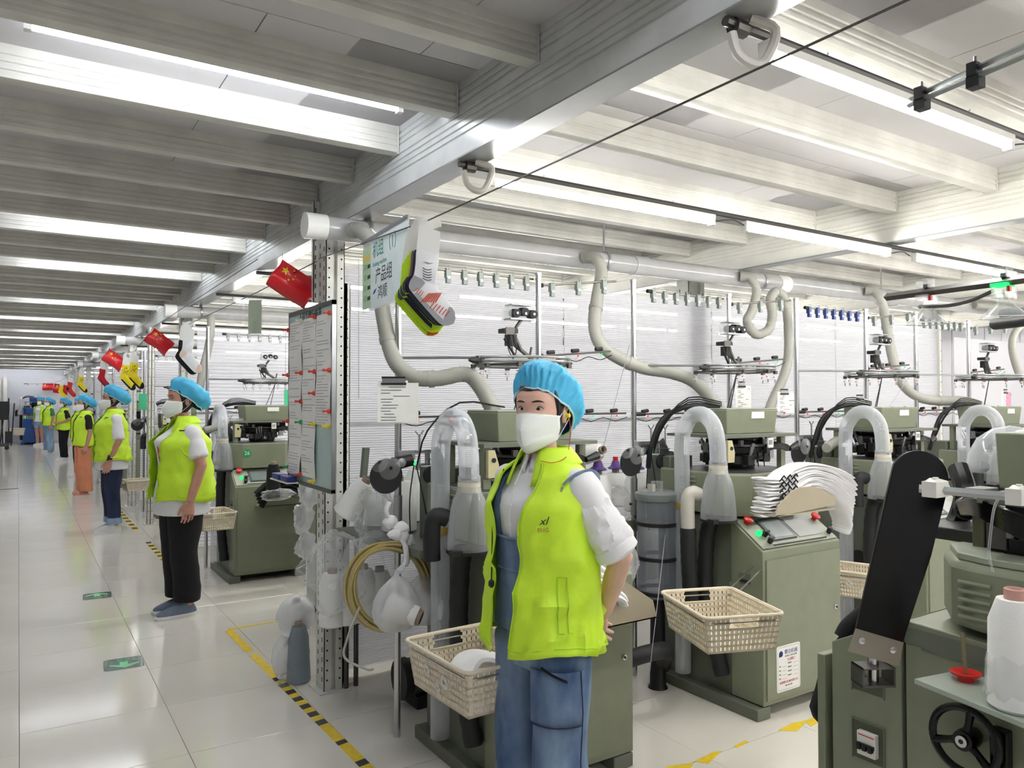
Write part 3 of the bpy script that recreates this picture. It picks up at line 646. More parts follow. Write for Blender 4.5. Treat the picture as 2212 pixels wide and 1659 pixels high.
# maker's plate on machine two
pl = MB(); 
def rrect(w_, h_, r, n=5):
    o = []
    for cx, cy, a0 in ((w_/2-r, h_/2-r, 0), (-w_/2+r, h_/2-r, 90), (-w_/2+r, -h_/2+r, 180), (w_/2-r, -h_/2+r, 270)):
        for k in range(n+1): a = R(a0+90*k/n); o.append((cx+r*cos(a), cy+r*sin(a)))
    return o
plate = MB().prism(rrect(.172, .215, .012), 0, .0015, 'z', paper); Mp = frame((.178, -.0085, .218), (1, 0, 0), (0, 0, 1))
o = plate.build('maker_plate', parent=near[1], smooth=0, label='white printed maker\'s plate'); o.matrix_local = Mp
def ptxt(s, size, x, y, m, al='CENTER', sx=1): text('printed_text', s, size, m, o, Matrix.Translation((x, y, .0018)), al, .0002, 0, sx)
mb = MB(); a_ = rrect(.158, .2, .01); b2 = rrect(.156, .198, .009)
mb.add([(x, y, .0017) for x, y in a_]+[(x, y, .0017) for x, y in b2], [(i, (i+1) % len(a_), len(a_)+(i+1) % len(a_), len(a_)+i) for i in range(len(a_))], inkm); mb.build('printed_border', parent=o, smooth=0)
ptxt('攀达机械', .024, .018, .073, inkb); ptxt('PANDA MACHINE', .011, .018, .055, inkm); ptxt('久战精工', .015, .02, .037, inkr)
mb = MB(); mb.lathe([(.007, 0), (.014, 0), (.014, .0004), (.007, .0004)], (-.055, .07, .0016), 18, inkb); mb.box((-.069, .056, .0016), (-.061, .07, .002), inkb); mb.box((-.058, .064, .0016), (-.056, .076, .002), inkb); mb.box((-.054, .064, .0016), (-.052, .076, .002), inkb); mb.build('logo', parent=o, smooth=0)
for i in range(4):
    ptxt('机型', .007, -.07, .012-.019*i, inkm, 'LEFT'); ptxt('规格型号', .007, -.005, .020-.019*i, inkm, 'LEFT')
    MB().box((-.045, .008-.019*i, .0016), (-.015, .0087-.019*i, .002), inkm).box((.035, .016-.019*i, .0016), (.07, .0167-.019*i, .002), inkm).build('printed_rule', parent=o, smooth=0)
ptxt('诸暨攀达机械有限公司', .0135, 0, -.066, inkr); ptxt('地址 电话 传真', .008, 0, -.082, inkm)
# ================================================================== HOSES (pixel, depth plane)
def hp(l): return [at(x, y, Y=Y_) for x, y, Y_ in l]
hose(hp([(762, 497, 3.42), (782, 500, 3.36), (805, 530, 3.3), (817, 600, 3.25), (828, 680, 3.2), (842, 750, 3.15), (862, 792, 3.1), (900, 816, 3.05), (950, 817, 3.0), (1005, 808, 2.96), (1035, 832, 2.93), (1068, 890, 2.9), (1098, 940, 2.88), (1112, 976, 2.86)]), 'beige corrugated suction hose curving from the duct end over the near machine', cuffs=(0, .42, .62, .98))
hose(hp([(1262, 554, 3.44), (1288, 560, 3.36), (1299, 590, 3.32), (1291, 640, 3.28), (1284, 700, 3.24), (1298, 745, 3.2), (1340, 775, 3.15), (1390, 795, 3.1), (1450, 805, 3.03), (1500, 825, 2.98), (1545, 872, 2.93), (1578, 915, 2.9), (1598, 962, 2.88)]), 'beige corrugated suction hose falling to the machine with white socks', cuffs=(0, .25, .5, .97))
hose(hp([(1597, 597, 3.44), (1620, 600, 3.4), (1634, 630, 3.38), (1625, 670, 3.36), (1614, 695, 3.34), (1632, 722, 3.32), (1660, 712, 3.32), (1668, 680, 3.34), (1664, 645, 3.37), (1680, 630, 3.42), (1697, 655, 3.44), (1703, 720, 3.4), (1702, 775, 3.35), (1690, 820, 3.3), (1668, 868, 3.25), (1660, 905, 3.2), (1672, 950, 3.15)]), 'grey corrugated hose with a hanging U-bend left of the third near machine', .031, cuffs=(0, .2, .45))
hose(hp([(1868, 628, 3.44), (1892, 632, 3.38), (1908, 665, 3.34), (1918, 720, 3.3), (1930, 780, 3.26), (1950, 830, 3.2), (1985, 858, 3.12), (2030, 866, 3.05), (2080, 866, 3.0), (2120, 878, 2.95), (2148, 905, 2.9), (2160, 940, 2.88)]), 'beige corrugated hose falling to the fourth near machine', cuffs=(0, .2, .62))
hose(hp([(2105, 659, 3.42), (2140, 662, 3.36), (2190, 672, 3.3), (2260, 700, 3.25)]), 'short beige hose leaving the duct at the far right', .034)
hose(hp([(2225, 690, 3.2), (2195, 715, 3.2), (2186, 750, 3.2), (2198, 800, 3.2), (2215, 830, 3.15)]), 'grey hose bending down at the right edge', .03)
hose(hp([(456, 682, 7.45), (455, 720, 7.4), (448, 760, 7.35), (438, 800, 7.3), (430, 850, 7.2)]), 'grey hose hanging from the second duct behind the blue cap', .036)
hose(hp([(440, 930, 6.75), (475, 922, 6.8), (505, 912, 6.85), (530, 912, 6.88), (545, 930, 6.88)]), 'grey suction hose bent into the head of machine 26', .03)
hose(hp([(1785, 968, 2.9), (1812, 950, 2.95), (1845, 932, 3.0), (1880, 925, 3.05), (1925, 935, 3.0)]), 'grey hose arching behind the third near machine', .03)
# yarn threads and rods
mb = MB()
for a, b in (((1440, 1130, 2.9), (1400, 1480, 2.2)), ((1360, 745, 3.1), (1300, 980, 3.2)), ((1905, 905, 2.9), (1985, 780, 3.1)), ((775, 560, 3.2), (775, 860, 3.2))):
    mb.cyl(at(a[0], a[1], Y=a[2]), at(b[0], b[1], Y=b[2]), .0016, 5, mat('thread_grey', (150, 150, 160), .5))
tag(mb.build('yarn_thread'), 'thin pale yarn threads strung between the creels', 'thread', kind='stuff')
# ================================================================== HANGING LINE, SOCKS, SIGN
L0 = Vector((1.30, 3.86, 2.215)); L1 = at(925, 476, Y=2.34); L2 = at(1960, 0, D=1.25); L3 = L2+(L2-L1)*1.2; L3.z = 2.36
tag(MB().tube([L0, L1, L2], .0028, 6, dsteel).tube([L2, L2+(L2-L1)*.6], .0028, 6, dsteel).build('hanging_wire'), 'thin dark wire crossing the upper right, carrying socks and the machine group sign', 'wire')
def poly(mb, pts, y, th, m, M=None): return mb.prism([tuple(p) for p in pts], y, y+th, 'y', m, M)
K = .000403
def cp(l, ox=1172, oy=275): return [((x-ox)*K, -(y-oy)*K) for x, y in l]
CARD = cp([(1072, 540), (1098, 300), (1112, 255), (1150, 228), (1205, 222), (1258, 245), (1286, 290), (1284, 330), (1248, 330), (1238, 292), (1205, 268), (1176, 276), (1166, 305), (1180, 340), (1275, 372), (1262, 580)])
SOCK = [(1080, 522), (1170, 548), (1260, 566), (1250, 700), (1236, 790), (1262, 860), (1310, 930), (1362, 985), (1398, 1050), (1406, 1110), (1390, 1150), (1345, 1168), (1290, 1164), (1230, 1112), (1130, 1000), (1050, 905), (1014, 855), (1018, 800), (1052, 740), (1066, 640)]
def rnd_poly(pts, k=3):
    P = [Vector((x, y, 0)) for x, y in pts]; n = len(P); out = []
    for i in range(n):
        a, b, c, d = P[i-1], P[i], P[(i+1) % n], P[(i+2) % n]
        for j in range(k):
            t = j/k; q = .5*((2*b)+(c-a)*t+(2*a-5*b+4*c-d)*t*t+(-a+3*b-3*c+d)*t**3); out.append((q.x, q.y))
    return out
def sock_thing(loc, rz, label, colors, scale=1, deco=0, grp=None, flip=False, th=.007):
    t = thing('display_sock', label, 'sock', loc, rz, grp); S = Matrix.Diagonal((-scale if flip else scale, 1, scale, 1))
    MB().prism(CARD, -.001, .001, 'y', paper, S).build('hanger_card', parent=t, smooth=0)
    body, heel, toe, sole = colors; mb = MB(); pts = cp(rnd_poly(SOCK)); n = len(pts); cx = sum(p[0] for p in pts)/n; cz = sum(p[1] for p in pts)/n
    th2 = th*.5; inn = [(p[0]*.93+cx*.07, p[1]*.95+cz*.05) for p in pts]
    vs = [(x, -th2*.4, z) for x, z in pts]+[(x, -th2, z) for x, z in inn]+[(x, th2*.4, z) for x, z in pts]+[(x, th2, z) for x, z in inn]
    fs = [(i, (i+1) % n, n+(i+1) % n, n+i) for i in range(n)]+[tuple(range(n, 2*n))]+[((i+1) % n, i, 2*n+i, 2*n+(i+1) % n) for i in range(n)]+[(2*n+(i+1) % n, 2*n+i, 3*n+i, 3*n+(i+1) % n) for i in range(n)]+[tuple(range(3*n, 4*n))[::-1]]
    mb.add(vs, fs, body, S); mb.build('knitted_sock', parent=t, smooth=60)
    e = -th2-.0008
    def patch(l, m, nm): MB().prism(cp(l), e, th2+.0008, 'y', m, S).build(nm, parent=t, smooth=0)
    patch([(1056, 745), (1120, 775), (1150, 810), (1110, 860), (1060, 880), (1038, 888), (1016, 855), (1020, 800)], heel, 'heel')
    patch([(1352, 1010), (1378, 1018), (1398, 1055), (1406, 1110), (1390, 1150), (1345, 1167), (1292, 1163), (1310, 1090)], toe, 'toe')
    patch([(1045, 900), (1085, 895), (1180, 1000), (1300, 1120), (1292, 1163), (1232, 1112), (1130, 1000)], sole, 'sole')
    if deco == 1:
        red = mat('stripe_orange', (206, 84, 62), .9); mb = MB()
        for k in range(7):
            x = 1110+k*17; y = 950-k*8
            mb.prism(cp([(x+k*3, y+20+k*8), (x+70, y-55+k*7), (x+78, y-50+k*7), (x+8+k*3, y+28+k*8)]), e-.001, e, 'y', red, S)
        for k in range(6):
            x = 1185+k*26; y = 1000+k*14; mb.prism(cp([(x, y+20), (x+38, y-28), (x+44, y-24), (x+6, y+26)]), e-.001, e, 'y', red, S)
        for k in range(4): mb.prism(cp([(1050+k*20, 880+k*12), (1085+k*16, 850+k*10), (1088+k*16, 854+k*10), (1054+k*20, 886+k*12)]), e-.001, e, 'y', red, S)
        mb.build('orange_stripes', parent=t, smooth=0); mb = MB()
        for k in range(5): mb.tube([Vector(((x-1172)*K*scale, e-.0006, -(y+k*22-275)*K*scale)) for x, y in ((1128, 680), (1150, 695), (1175, 700), (1202, 694))], .0012, 4, mat('stripe_dark', (60, 60, 66), .9))
        mb.prism(cp([(1130, 630), (1165, 632), (1180, 640), (1222, 640), (1185, 650), (1168, 650)]), e-.001, e, 'y', mat('logo_grey', (150, 150, 150), .8), S)
        mb.build('grey_ripples', parent=t, smooth=0)
    if deco == 2:
        mb = MB(); blk = yarnb; r_ = random.Random(3)
        for k in range(14): x = 1090+r_.random()*120; y = 600+r_.random()*170; mb.prism(cp([(x, y), (x+26, y-6), (x+24, y+4), (x+4, y+10)]), e-.001, e, 'y', blk, S)
        for k in range(5): x = 1150+k*34; y = 900+k*38; mb.prism(cp([(x, y+30), (x+20, y-50), (x+34, y-40), (x+26, y+44)]), e-.0015, e-.0005, 'y', mat('sock_yellow', (236, 214, 40), .85), S)
        mb.build('knitted_pattern', parent=t, smooth=0)
    return t
wht = mat('sock_white', (234, 233, 236), .9, bump=.08, bscale=300); gry = mat('sock_grey', (160, 162, 168), .9); lime = mat('sock_lime', (190, 222, 40), .85); slate = mat('sock_slate', (72, 82, 96), .9); navy = mat('sock_navy', (38, 40, 54), .9); pink = mat('sock_mauve', (130, 96, 112), .9); yel = mat('sock_yellow', (236, 214, 40), .85); redk = mat('sock_red', (180, 26, 44), .85); peach = mat('sock_peach', (232, 202, 186), .9)
dirL = (L0-L1).normalized(); rzS = -YAW+.05
spec = [((wht, gry, gry, gry), 'white and grey sports sock with orange stripes, frontmost on the wire', 1), ((navy, navy, navy, slate), 'black sock on a white card, second on the wire', 0), ((pink, navy, navy, slate), 'mauve and dark sock on a white card, third on the wire', 0), ((lime, slate, navy, navy), 'lime sock with slate heel, fourth on the wire', 0), ((lime, slate, lime, navy), 'lime sock with slate heel, fifth on the wire', 0), ((lime, slate, lime, lime), 'lime sock with slate heel, sixth on the wire', 0), ((lime, lime, mat('sock_orange', (214, 90, 40), .9), lime), 'plain lime sock, rearmost in the bunch on the wire', 0)]
for i, (c_, lb, dc) in enumerate(spec):
    p = L1+dirL*.024*i; p.z -= .012*(i > 3)*(i-3)
    sock_thing(p, rzS, lb, c_, 1, dc, 'sports socks bunched on the wire')
# machine group sign in a plastic sleeve
pa = at(783, 524, Y=3.12); 
dx = (L1-L0); dx.z = 0; dx.normalize(); pa.z = 2.165
Ms = frame(pa, dx, (0, 0, 1)); sg = thing('hanging_sign', 'plastic sleeve with a green printed machine group sign hung on the wire', 'sign', pa, 0)
Rm = Ms.copy(); Rm.translation = (0, 0, 0)
def sp(mb, nm, **k): o = mb.build(nm, parent=sg, smooth=0); o.matrix_local = Rm; return o
sgw, sgh = .56, .30
sp(MB().box((.125, -sgh, -.001), (sgw, -.02, .001), mat('sign_paper', (214, 226, 226), .6)), 'sign_sheet')
sp(MB().box((.01, -sgh+.005, -.001), (.125, -.035, .0018), mat('form_green', (176, 204, 170), .6)).box((.02, -.095, .0018), (.12, -.07, .0022), mat('form_yellow', (222, 196, 100), .6)), 'form_sheet')
mb = MB()
for k in range(4): mb.box((.03, -.13-.045*k, .0018), (.07, -.105-.045*k, .0022), mat('form_green2', (140, 186, 136), .6)); mb.box((.08, -.128-.045*k, .0018), (.118, -.112-.045*k, .0022), inkm)
sp(mb, 'form_print'); sp(MB().box((.0, -sgh-.008, -.004), (sgw+.01, .0, -.0036), filmc), 'sleeve')
sp(MB().box((0, -.012, -.003), (sgw, 0, .004), mat('grey_edge', (120, 124, 128), .4)), 'top_edge')
itl = mat('sign_teal', (40, 130, 120), .7)
for s, sz, x, y in (('机组 （1）', .07, .15, -.07), ('Knitting machine', .026, .15, -.125), ('产品组', .07, .185, -.18), ('鸿顺', .06, .215, -.25)):
    text('sign_lettering', s, sz, itl if y > -.15 else inkm, sg, Rm @ Matrix.Translation((x, y, .0012)), 'LEFT', .0003)
sp(MB().prism([(.155, -.245), (.17, -.232), (.2, -.225), (.18, -.24), (.165, -.245)], .001, .002, 'z', inkb), 'blue_mark')
# strings and hung things along the aisle
S0 = Vector((1.27, 3.80, 2.19)); S1 = at(556, 631, X=1.15); S2 = at(408, 700, X=1.10); S3 = Vector((1.25, 7.85, 2.2))
tag(MB().tube([S0, S1, S2, S3], .003, 5, dsteel).build('hanging_string'), 'dark string between the first two uprights carrying a flag and bags', 'string')
def flag(c, w_, rx, rz, label, droop=.06):
    t = thing('paper_flag', label, 'flag', c, rz, 'small red flags strung along the aisle'); M = Matrix.Rotation(rx, 4, 'Y'); h = w_*.67
    fr = mat('flag_red', (214, 34, 44), .3, var=.03)
    def fn(u, v): x = u*w_; z = -v*h; return M @ Vector((x, droop*sin(u*3.2)*(.4+v)+.02*sin(7*v), z))
    solidify(MB().grid(fn, 14, 9, fr).build('cloth', parent=t), .0015)
    def star(cx, cz, r, mb):
        vs = [fn(cx/w_, cz/h)+M @ Vector((0, 0, 0))]
        for k in range(10): a = pi/2+k*pi/5; q = r if k % 2 == 0 else r*.4; vs.append(fn((cx+q*cos(a))/w_, (cz-q*sin(a))/h))
        vs = [Vector(v)+Vector((0, -.0025, 0)) for v in vs]; mb.add(vs, [(0, 1+k, 1+(k+1) % 10) for k in range(10)], mat('star_yellow', (245, 210, 60), .5))
    mb = MB(); star(w_*.17, h*.25, w_*.1, mb)
    for a, b in ((.33, .1), (.4, .2), (.4, .35), (.33, .45)): star(w_*a, h*b, w_*.034, mb)
    mb.build('yellow_stars', parent=t, smooth=0)
    MB().cyl((0, 0, .004), (.0, 0, .03), .002, 5, dsteel).build('thread', parent=t); return t
flag(at(610, 560, X=1.16), .235, R(33), -YAW+.15, 'red flag with yellow stars beside the first upright, largest')
flag(at(333, 708, X=1.12), .25, R(38), -YAW+.1, 'red flag with yellow stars above the white display sock', .05)
flag(at(237, 753, X=1.08), .30, R(36), -YAW+.1, 'red flag with yellow stars above the second worker', .05)
flag(at(118, 828, X=.9), .42, R(10), -YAW+.1, 'red flag with yellow stars above the farthest workers')
flag(at(92, 828, X=.7), .36, R(0), -YAW+.1, 'plain-looking red flag by the far wall')
sock_thing(at(408, 700, X=1.10), -YAW+.1, 'cream sock with peach heel on a white card in front of black socks', (wht, peach, peach, wht), 1.05)
sock_thing(at(404, 702, X=1.105)+Vector((-.01, .05, -.01)), -YAW+.1, 'black sock on a white card just behind the cream sock', (yarnb, yarnb, yarnb, yarnb), 1.05)
sock_thing(at(291, 760, X=1.08), -YAW+.1, 'yellow and black patterned sock hung over the second worker, right of the pair', (yel, yel, yarnb, yarnb), 1.15, 2)
sock_thing(at(284, 763, X=1.08)+Vector((-.04, .1, -.01)), -YAW+.1, 'yellow and black patterned sock hung over the second worker, left of the pair', (yel, yel, yarnb, yarnb), 1.15, 2)
sock_thing(at(222, 780, X=1.04), -YAW+.1, 'red sock with dark foot hung below a red flag', (redk, redk, mat('sock_wine', (90, 20, 50), .9), mat('sock_wine', (90, 20, 50), .9)), 1.1)
sock_thing(at(176, 798, X=1.02), -YAW+.1, 'small yellow and black sock above the worker in orange trousers', (yel, yel, yarnb, yarnb), 1.25, 2)
sock_thing(at(152, 812, X=1.0), -YAW+.1, 'red and black sock above the fourth worker', (mat('sock_scarlet', (206, 60, 50), .9), yarnb, redk, redk), 1.35)
sock_thing(at(133, 822, X=.98), -YAW+.1, 'distant yellow sock nearest the far wall', (yel, yel, yel, yel), 1.3)
mb = MB(); pts = [at(556, 560, X=1.2), at(333, 706, X=1.12), at(291, 759, X=1.08), at(284, 762, X=1.08)+Vector((-.04, .1, 0)), at(237, 752, X=1.08), at(222, 779, X=1.04), at(176, 797, X=1.02), at(152, 811, X=1.0), at(133, 821, X=.98), at(118, 827, X=.9), at(92, 827, X=.7)]
tag(mb.tube(pts, .003, 5, dsteel).build('hanging_string'), 'long dark string running down the aisle with flags and socks', 'string')
for i, (px, w_) in enumerate(((497, 0), (527, 1))):
    t = thing('plastic_pouch', 'clear plastic pouch %s hung on the string left of the notice board' % ('with a green card' if i else 'empty'), 'pouch', at(px+(12 if i else 0), 642-(8 if i else -6), X=1.15), -YAW-.25)
    MB().grid(lambda u, v: (u*.12-.03, .006*sin(9*u+5*v), -v*.26), 6, 8, filmc).build('film', parent=t)
    if i: MB().box((-.01, .004, -.24), (.08, .005, -.04), mat('card_green', (196, 214, 190), .6)).build('card', parent=t, smooth=0)
# ================================================================== NOTICE BOARD
BX = 1.215; bt = thing('notice_board', 'pale green notice board covered in pinned sheets on the corner upright', 'board', (BX, 3.40, 1.055))
Mb = frame((0, 0, 0), (0, -1, 0), (0, 0, 1))   # local x toward the camera, y up, z toward -X
def bb(mb, nm, **k): o = mb.build(nm, parent=bt, smooth=0, **k); o.matrix_local = Mb; return o
bb(MB().box((-.67, 0, -.012), (0, .885, 0), mat('board_green', (170, 196, 194), .3, coat=.3)), 'panel')
mb = MB(); mb.box((-.672, .868, -.014), (.004, .89, .006), dsteel); mb.box((-.672, -.004, -.014), (.004, .014, .006), dsteel); mb.box((-.005, 0, -.014), (.004, .89, .006), alum); mb.box((-.674, 0, -.014), (-.668, .89, .006), alum); bb(mb, 'frame')
text('board_title', '人员力量分布表', .05, inkm, bt, Mb @ Matrix.Translation((-.33, .845, .002)))
cols = [(-.655, -.44), (-.435, -.225), (-.22, -.01)]; rows = [(.835, .56), (.575, .31), (.325, .045)]
r_ = random.Random(11); shn = 0
for ri, (z1, z0) in enumerate(rows):
    for ci, (x0, x1) in enumerate(cols):
        if ri == 2 and ci == 2: continue
        o = bt and None
        ph = r_.random()*6
        fn = lambda u, v, x0=x0, x1=x1, z0=z0, z1=z1, ph=ph, ri=ri, ci=ci: (x0+(x1-x0)*u, z1+(z0-z1)*v, .003+.001*ri+.012*abs(sin(v*3+ph))*v*(1-v)*2+(.03*max(0, v-.6) if ri == 2 and ci == 0 else 0))
        s_ = bb(MB().grid(fn, 4, 10, paper), 'sheet'); mb = MB(); n = int((z1-z0)/.0135)
        for k in range(1, n):
            if r_.random() < .28: continue
            v = (k+.3)/n; L_ = r_.random()*.6+.3; a = .08; p0 = fn(a, v); p1 = fn(min(.94, a+L_), v)
            mb.add([(p0[0], p0[1], p0[2]+.0008), (p1[0], p1[1], p1[2]+.0008), (p1[0], p1[1]-.0024, p1[2]+.001), (p0[0], p0[1]-.0024, p0[2]+.001)], [(0, 1, 2, 3)], mat('print_grey', (150, 154, 164), .8, var=0))
        mb.build('printed_lines', parent=s_, smooth=0)
pins = [(-.66, .80, 'r'), (-.44, .83, 'w'), (-.23, .83, 'r'), (-.02, .83, 'r'), (-.66, .56, 'r'), (-.44, .565, 'r'), (-.23, .565, 'r'), (-.02, .565, 'r'), (-.23, .46, 'r'), (-.44, .42, 'r'), (-.02, .375, 'r'), (-.66, .315, 'r'), (-.44, .315, 'g'), (-.23, .31, 'y'), (-.03, .305, 'y'), (-.64, .075, 'g'), (-.44, .05, 'r'), (-.23, .035, 'y')]
pc = {'r': mat('pin_red', (206, 70, 50), .4), 'g': mat('pin_green', (50, 160, 80), .4), 'y': mat('pin_yellow', (226, 204, 60), .4), 'w': mat('pin_cream', (210, 210, 180), .4)}
for x, z, c in pins:
    o = bb(MB().lathe([(.011, .002), (.012, .012), (.006, .016), (.0045, .026), (.007, .030), (.006, .037)], (x, z, .004), 10, pc[c]), 'magnet_pin')
t = thing('eraser_tray', 'blue eraser tray on the lower left of the notice board', 'tray', (BX-.02, 4.0, 1.06))
MB().box((-.06, -.16, 0), (.0, .14, .006), white).build('tray_base', parent=t, smooth=0)
for k in range(2): bevel(MB().box((-.055, -.15+.15*k, .006), (-.005, -.02+.15*k, .035), mat('eraser_blue', (30, 40, 120), .5)).build('eraser', parent=t), .006)
# ================================================================== YARN TABLE AND ITS CONES
def cone(loc, h, r0, r1, label, m=yarnw, M=None, grp=None, core=conem):
    t = thing('yarn_cone', label, 'cone', loc, 0, grp)
    MB().lathe([(r0*.85, 0), (r0, .008), (r0*.99, h*.1), (r1*1.02, h*.8), (r1*.7, h), (.02, h)], (0, 0, 0), 24, m, M).build('yarn', parent=t)
    MB().lathe([(.013, h-.03), (.013, h-.02), (.021, h-.02), (.022, h+.022), (.019, h+.024), (.016, h+.02), (.015, h-.02)], (0, 0, 0), 16, core, M, False).lathe([(.0145, h+.005), (.0145, h+.006)], (0, 0, 0), 14, brown, M).build('paper_core', parent=t)
    return t
def bag(loc, s, label, seed=1, m=filmc, amp=.25, M=None, name='plastic_bag', n=22):
    mb = MB(); mb.ball((0, 0, 0), (1, 1, 1), m, n, n//2+4)
    vs = []
    for v in mb.v:
        p = Vector(v); q = noise.noise(p*1.7+Vector((seed*3.1, 0, 0)))*amp+noise.noise(p*5+Vector((seed*7.7, 0, 0)))*amp*.45
        f = 1+q; vs.append((v[0]*s[0]*f, v[1]*s[1]*f, v[2]*s[2]*(1+q*.6)))
    mb.v = vs; o = mb.build(name, smooth=50); o.location = loc; return tag(o, label, 'bag')
t = thing('yarn_table', 'grey-green steel table between the corner upright and the near machine', 'table', (1.27, 2.85, 0))
ttop = [(.02, .75), (.13, .02), (.30, .0), (.75, .06), (.75, .80)]
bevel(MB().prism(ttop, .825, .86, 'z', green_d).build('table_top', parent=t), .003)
for x, y in ((.16, .93), (.22, .95), (.7, .75)): MB().cyl((x, y, 0), (x, y, .825), .013, 10, dsteel).build('leg', parent=t)
MB().box((.04, .72, .40), (.7, .95, .43), green_d).build('lower_shelf', parent=t, smooth=0)
MB().box((.04, .60, .42), (.10, .93, .445), dsteel).build('shelf_rail', parent=t, smooth=0)
t = thing('cone_bracket', 'grey-green angled steel bracket standing on the yarn table', 'bracket', at(775, 1130, Y=3.5))
b0 = Vector((0, 0, 0)); bz = .86-t.location.z
MB().prism([(-.005, bz), (.02, bz), (.055, .36), (.03, .36)], 0, .035, 'y', green_d).prism([(.03, .20), (.085, .235), (.085, .215), (.03, .17)], 0, .03, 'y', green_d).box((-.005, -.06, bz), (.13, .03, bz+.005), green_d).build('bracket_arm', parent=t, smooth=0)
cA = at(745, 1112, Y=3.42); cB = at(783, 1052, Y=3.36); ax = (cB-cA).normalized(); Mx = frame((0, 0, 0), ax.orthogonal(), ax.cross(ax.orthogonal()))
cone(cA, .185, .062, .052, 'white yarn cone lying tilted beside the corner upright', M=Mx)
for i, (px, py, Y_, h, r, lb) in enumerate(((862, 1148, 3.35, .235, .085, 'large white yarn cone on the table right behind the steel pole'), (820, 1130, 3.55, .2, .075, 'white yarn cone at the back of the yarn table'), (955, 1138, 3.3, .22, .072, 'white yarn cone on the table left of the clear bent tube'), (905, 1130, 3.6, .26, .08, 'tall white yarn cone at the back centre of the yarn table'))):
    p = at(px, py, Y=Y_); p.z = .861; cone(p, h, r, r*.93, lb)
for px, Y_, c in ((835, 3.35, (120, 70, 160)), (875, 3.6, (40, 150, 150)), (862, 3.34, (120, 70, 160))):
    p = at(px, 1068, Y=Y_)
bag(at(815, 1120, Y=3.28), (.10, .08, .14), 'crumpled clear film bag around cones on the yarn table', 3, amp=.5)
# cones on lower shelf in film
for i, px in enumerate((718, 748, 785, 820)):
    p = at(px, 1250, Y=3.42); p.z = .445; cone(p, .24-.02*(i % 2), .062, .058, '%s white yarn cone under the table behind clear film' % ('leftmost', 'second', 'third', 'rightmost')[i], grp='cones under the yarn table')
bag(at(728, 1240, Y=3.3), (.13, .07, .19), 'clear film bag around the cones left under the yarn table', 5, amp=.4)
bag(at(800, 1245, Y=3.25), (.12, .07, .20), 'clear film bag around the cones at right under the yarn table', 9, amp=.4)
bag(at(700, 1225, Y=3.5), (.12, .04, .10), 'wisp of clear film spreading left of the corner upright', 12, amp=.6)
# bags and grey cone by the upright
p = at(645, 1475, Y=4.02); p.z = 0; cone(p, .29, .062, .05, 'blue-grey yarn cone standing on the floor beside the upright', yarng)
for i, (px, py, s_, lb) in enumerate(((640, 1330, .1, 'white film-wrapped yarn bundle, upper one left of the upright'), (628, 1420, .1, 'white film-wrapped yarn bundle, lower one left of the upright'))):
    o = bag(at(px, py, Y=4.12), (.10, .09, .11 if i == 0 else .13), lb, 20+i, bagw, .12)
    cone(at(px, py, Y=4.12)-Vector((0, 0, .1)), .17, .078, .074, 'white yarn cone inside the %s film bundle' % ('upper' if i == 0 else 'lower'))
bag(at(628, 1478, Y=4.0), (.07, .05, .07), 'crumpled clear film around the blue-grey cone foot', 31, amp=.5)
for i, (px, py) in enumerate(((662, 1180), (655, 1120), (668, 1065))): bag(at(px, py, Y=4.6), (.06, .05, .09), 'clear film bag %s between the upright and machine 26' % ('lowest', 'middle', 'highest')[i], 40+i, bagw, .5)
# hose coil tied to the pole with a white sock
pc0 = at(850, 1272, Y=3.02); t = thing('hose_coil', 'coil of amber plastic hose tied to the pole under the yarn table', 'hose coil', pc0)
am = mat('amber_hose', (178, 160, 98), .25, var=.05, coat=.4); r_ = random.Random(4)
cr = Vector((.84, -.45, 0)).normalized()
mb = MB()
for k in range(9):
    rr = .165+.012*r_.random(); ox = (r_.random()-.5)*.05; oz = (r_.random()-.5)*.03; tl = (r_.random()-.5)*.3
    mb.tube([cr*(ox+rr*cos(a)*.95)+Vector((.3*tl*sin(a)*.1, .04*k*.2, oz+rr*1.05*sin(a))) for a in [2*pi*i/30 for i in range(31)]], .007, 7, am)
mb.tube(smoothpath([cr*-.15+Vector((0, -.02, -.07)), cr*-.20+Vector((0, -.02, -.2)), cr*-.21+Vector((0, -.02, -.28)), cr*-.12+Vector((0, -.02, -.33)), cr*-.09+Vector((0, -.02, -.33))], 5), .0055, 6, pvc)
mb.build('loops', parent=t)
def wrinkled_(mb, amp, sc, seed): mb.v = [tuple(Vector(v)+noise.noise_vector(Vector(v)*sc+Vector((seed, 0, 0)))*amp) for v in mb.v]
t = thing('knotted_sock', 'white sock knotted around the steel pole', 'sock', at(848, 1150, Y=3.0)); mb = MB(); r_ = random.Random(2)
for k, (x, y, z, a, b, c) in enumerate(((-.025, -.03, .05, .032, .028, .026), (.015, -.04, .028, .036, .026, .022), (-.01, -.045, .0, .034, .024, .026), (.03, -.035, -.01, .026, .022, .034))):
    q = MB().ball((x, y, z), (a, b, c), wht, 14, 10); wrinkled_(q, .012, 30, k); mb.add(q.v, q.f, wht)
mb.tube(smoothpath([(.02, -.045, -.02), (.035, -.055, -.06), (.04, -.055, -.11), (.03, -.05, -.14)], 3), [.014]*3+[.020]*3+[.022]*3+[.012], 9, wht, None, True, .6); mb.tube(smoothpath([(-.03, -.03, .06), (-.045, -.035, .10), (-.03, -.035, .135)], 3), .015, 8, wht, None, True, .6)
mb.build('knot', parent=t)
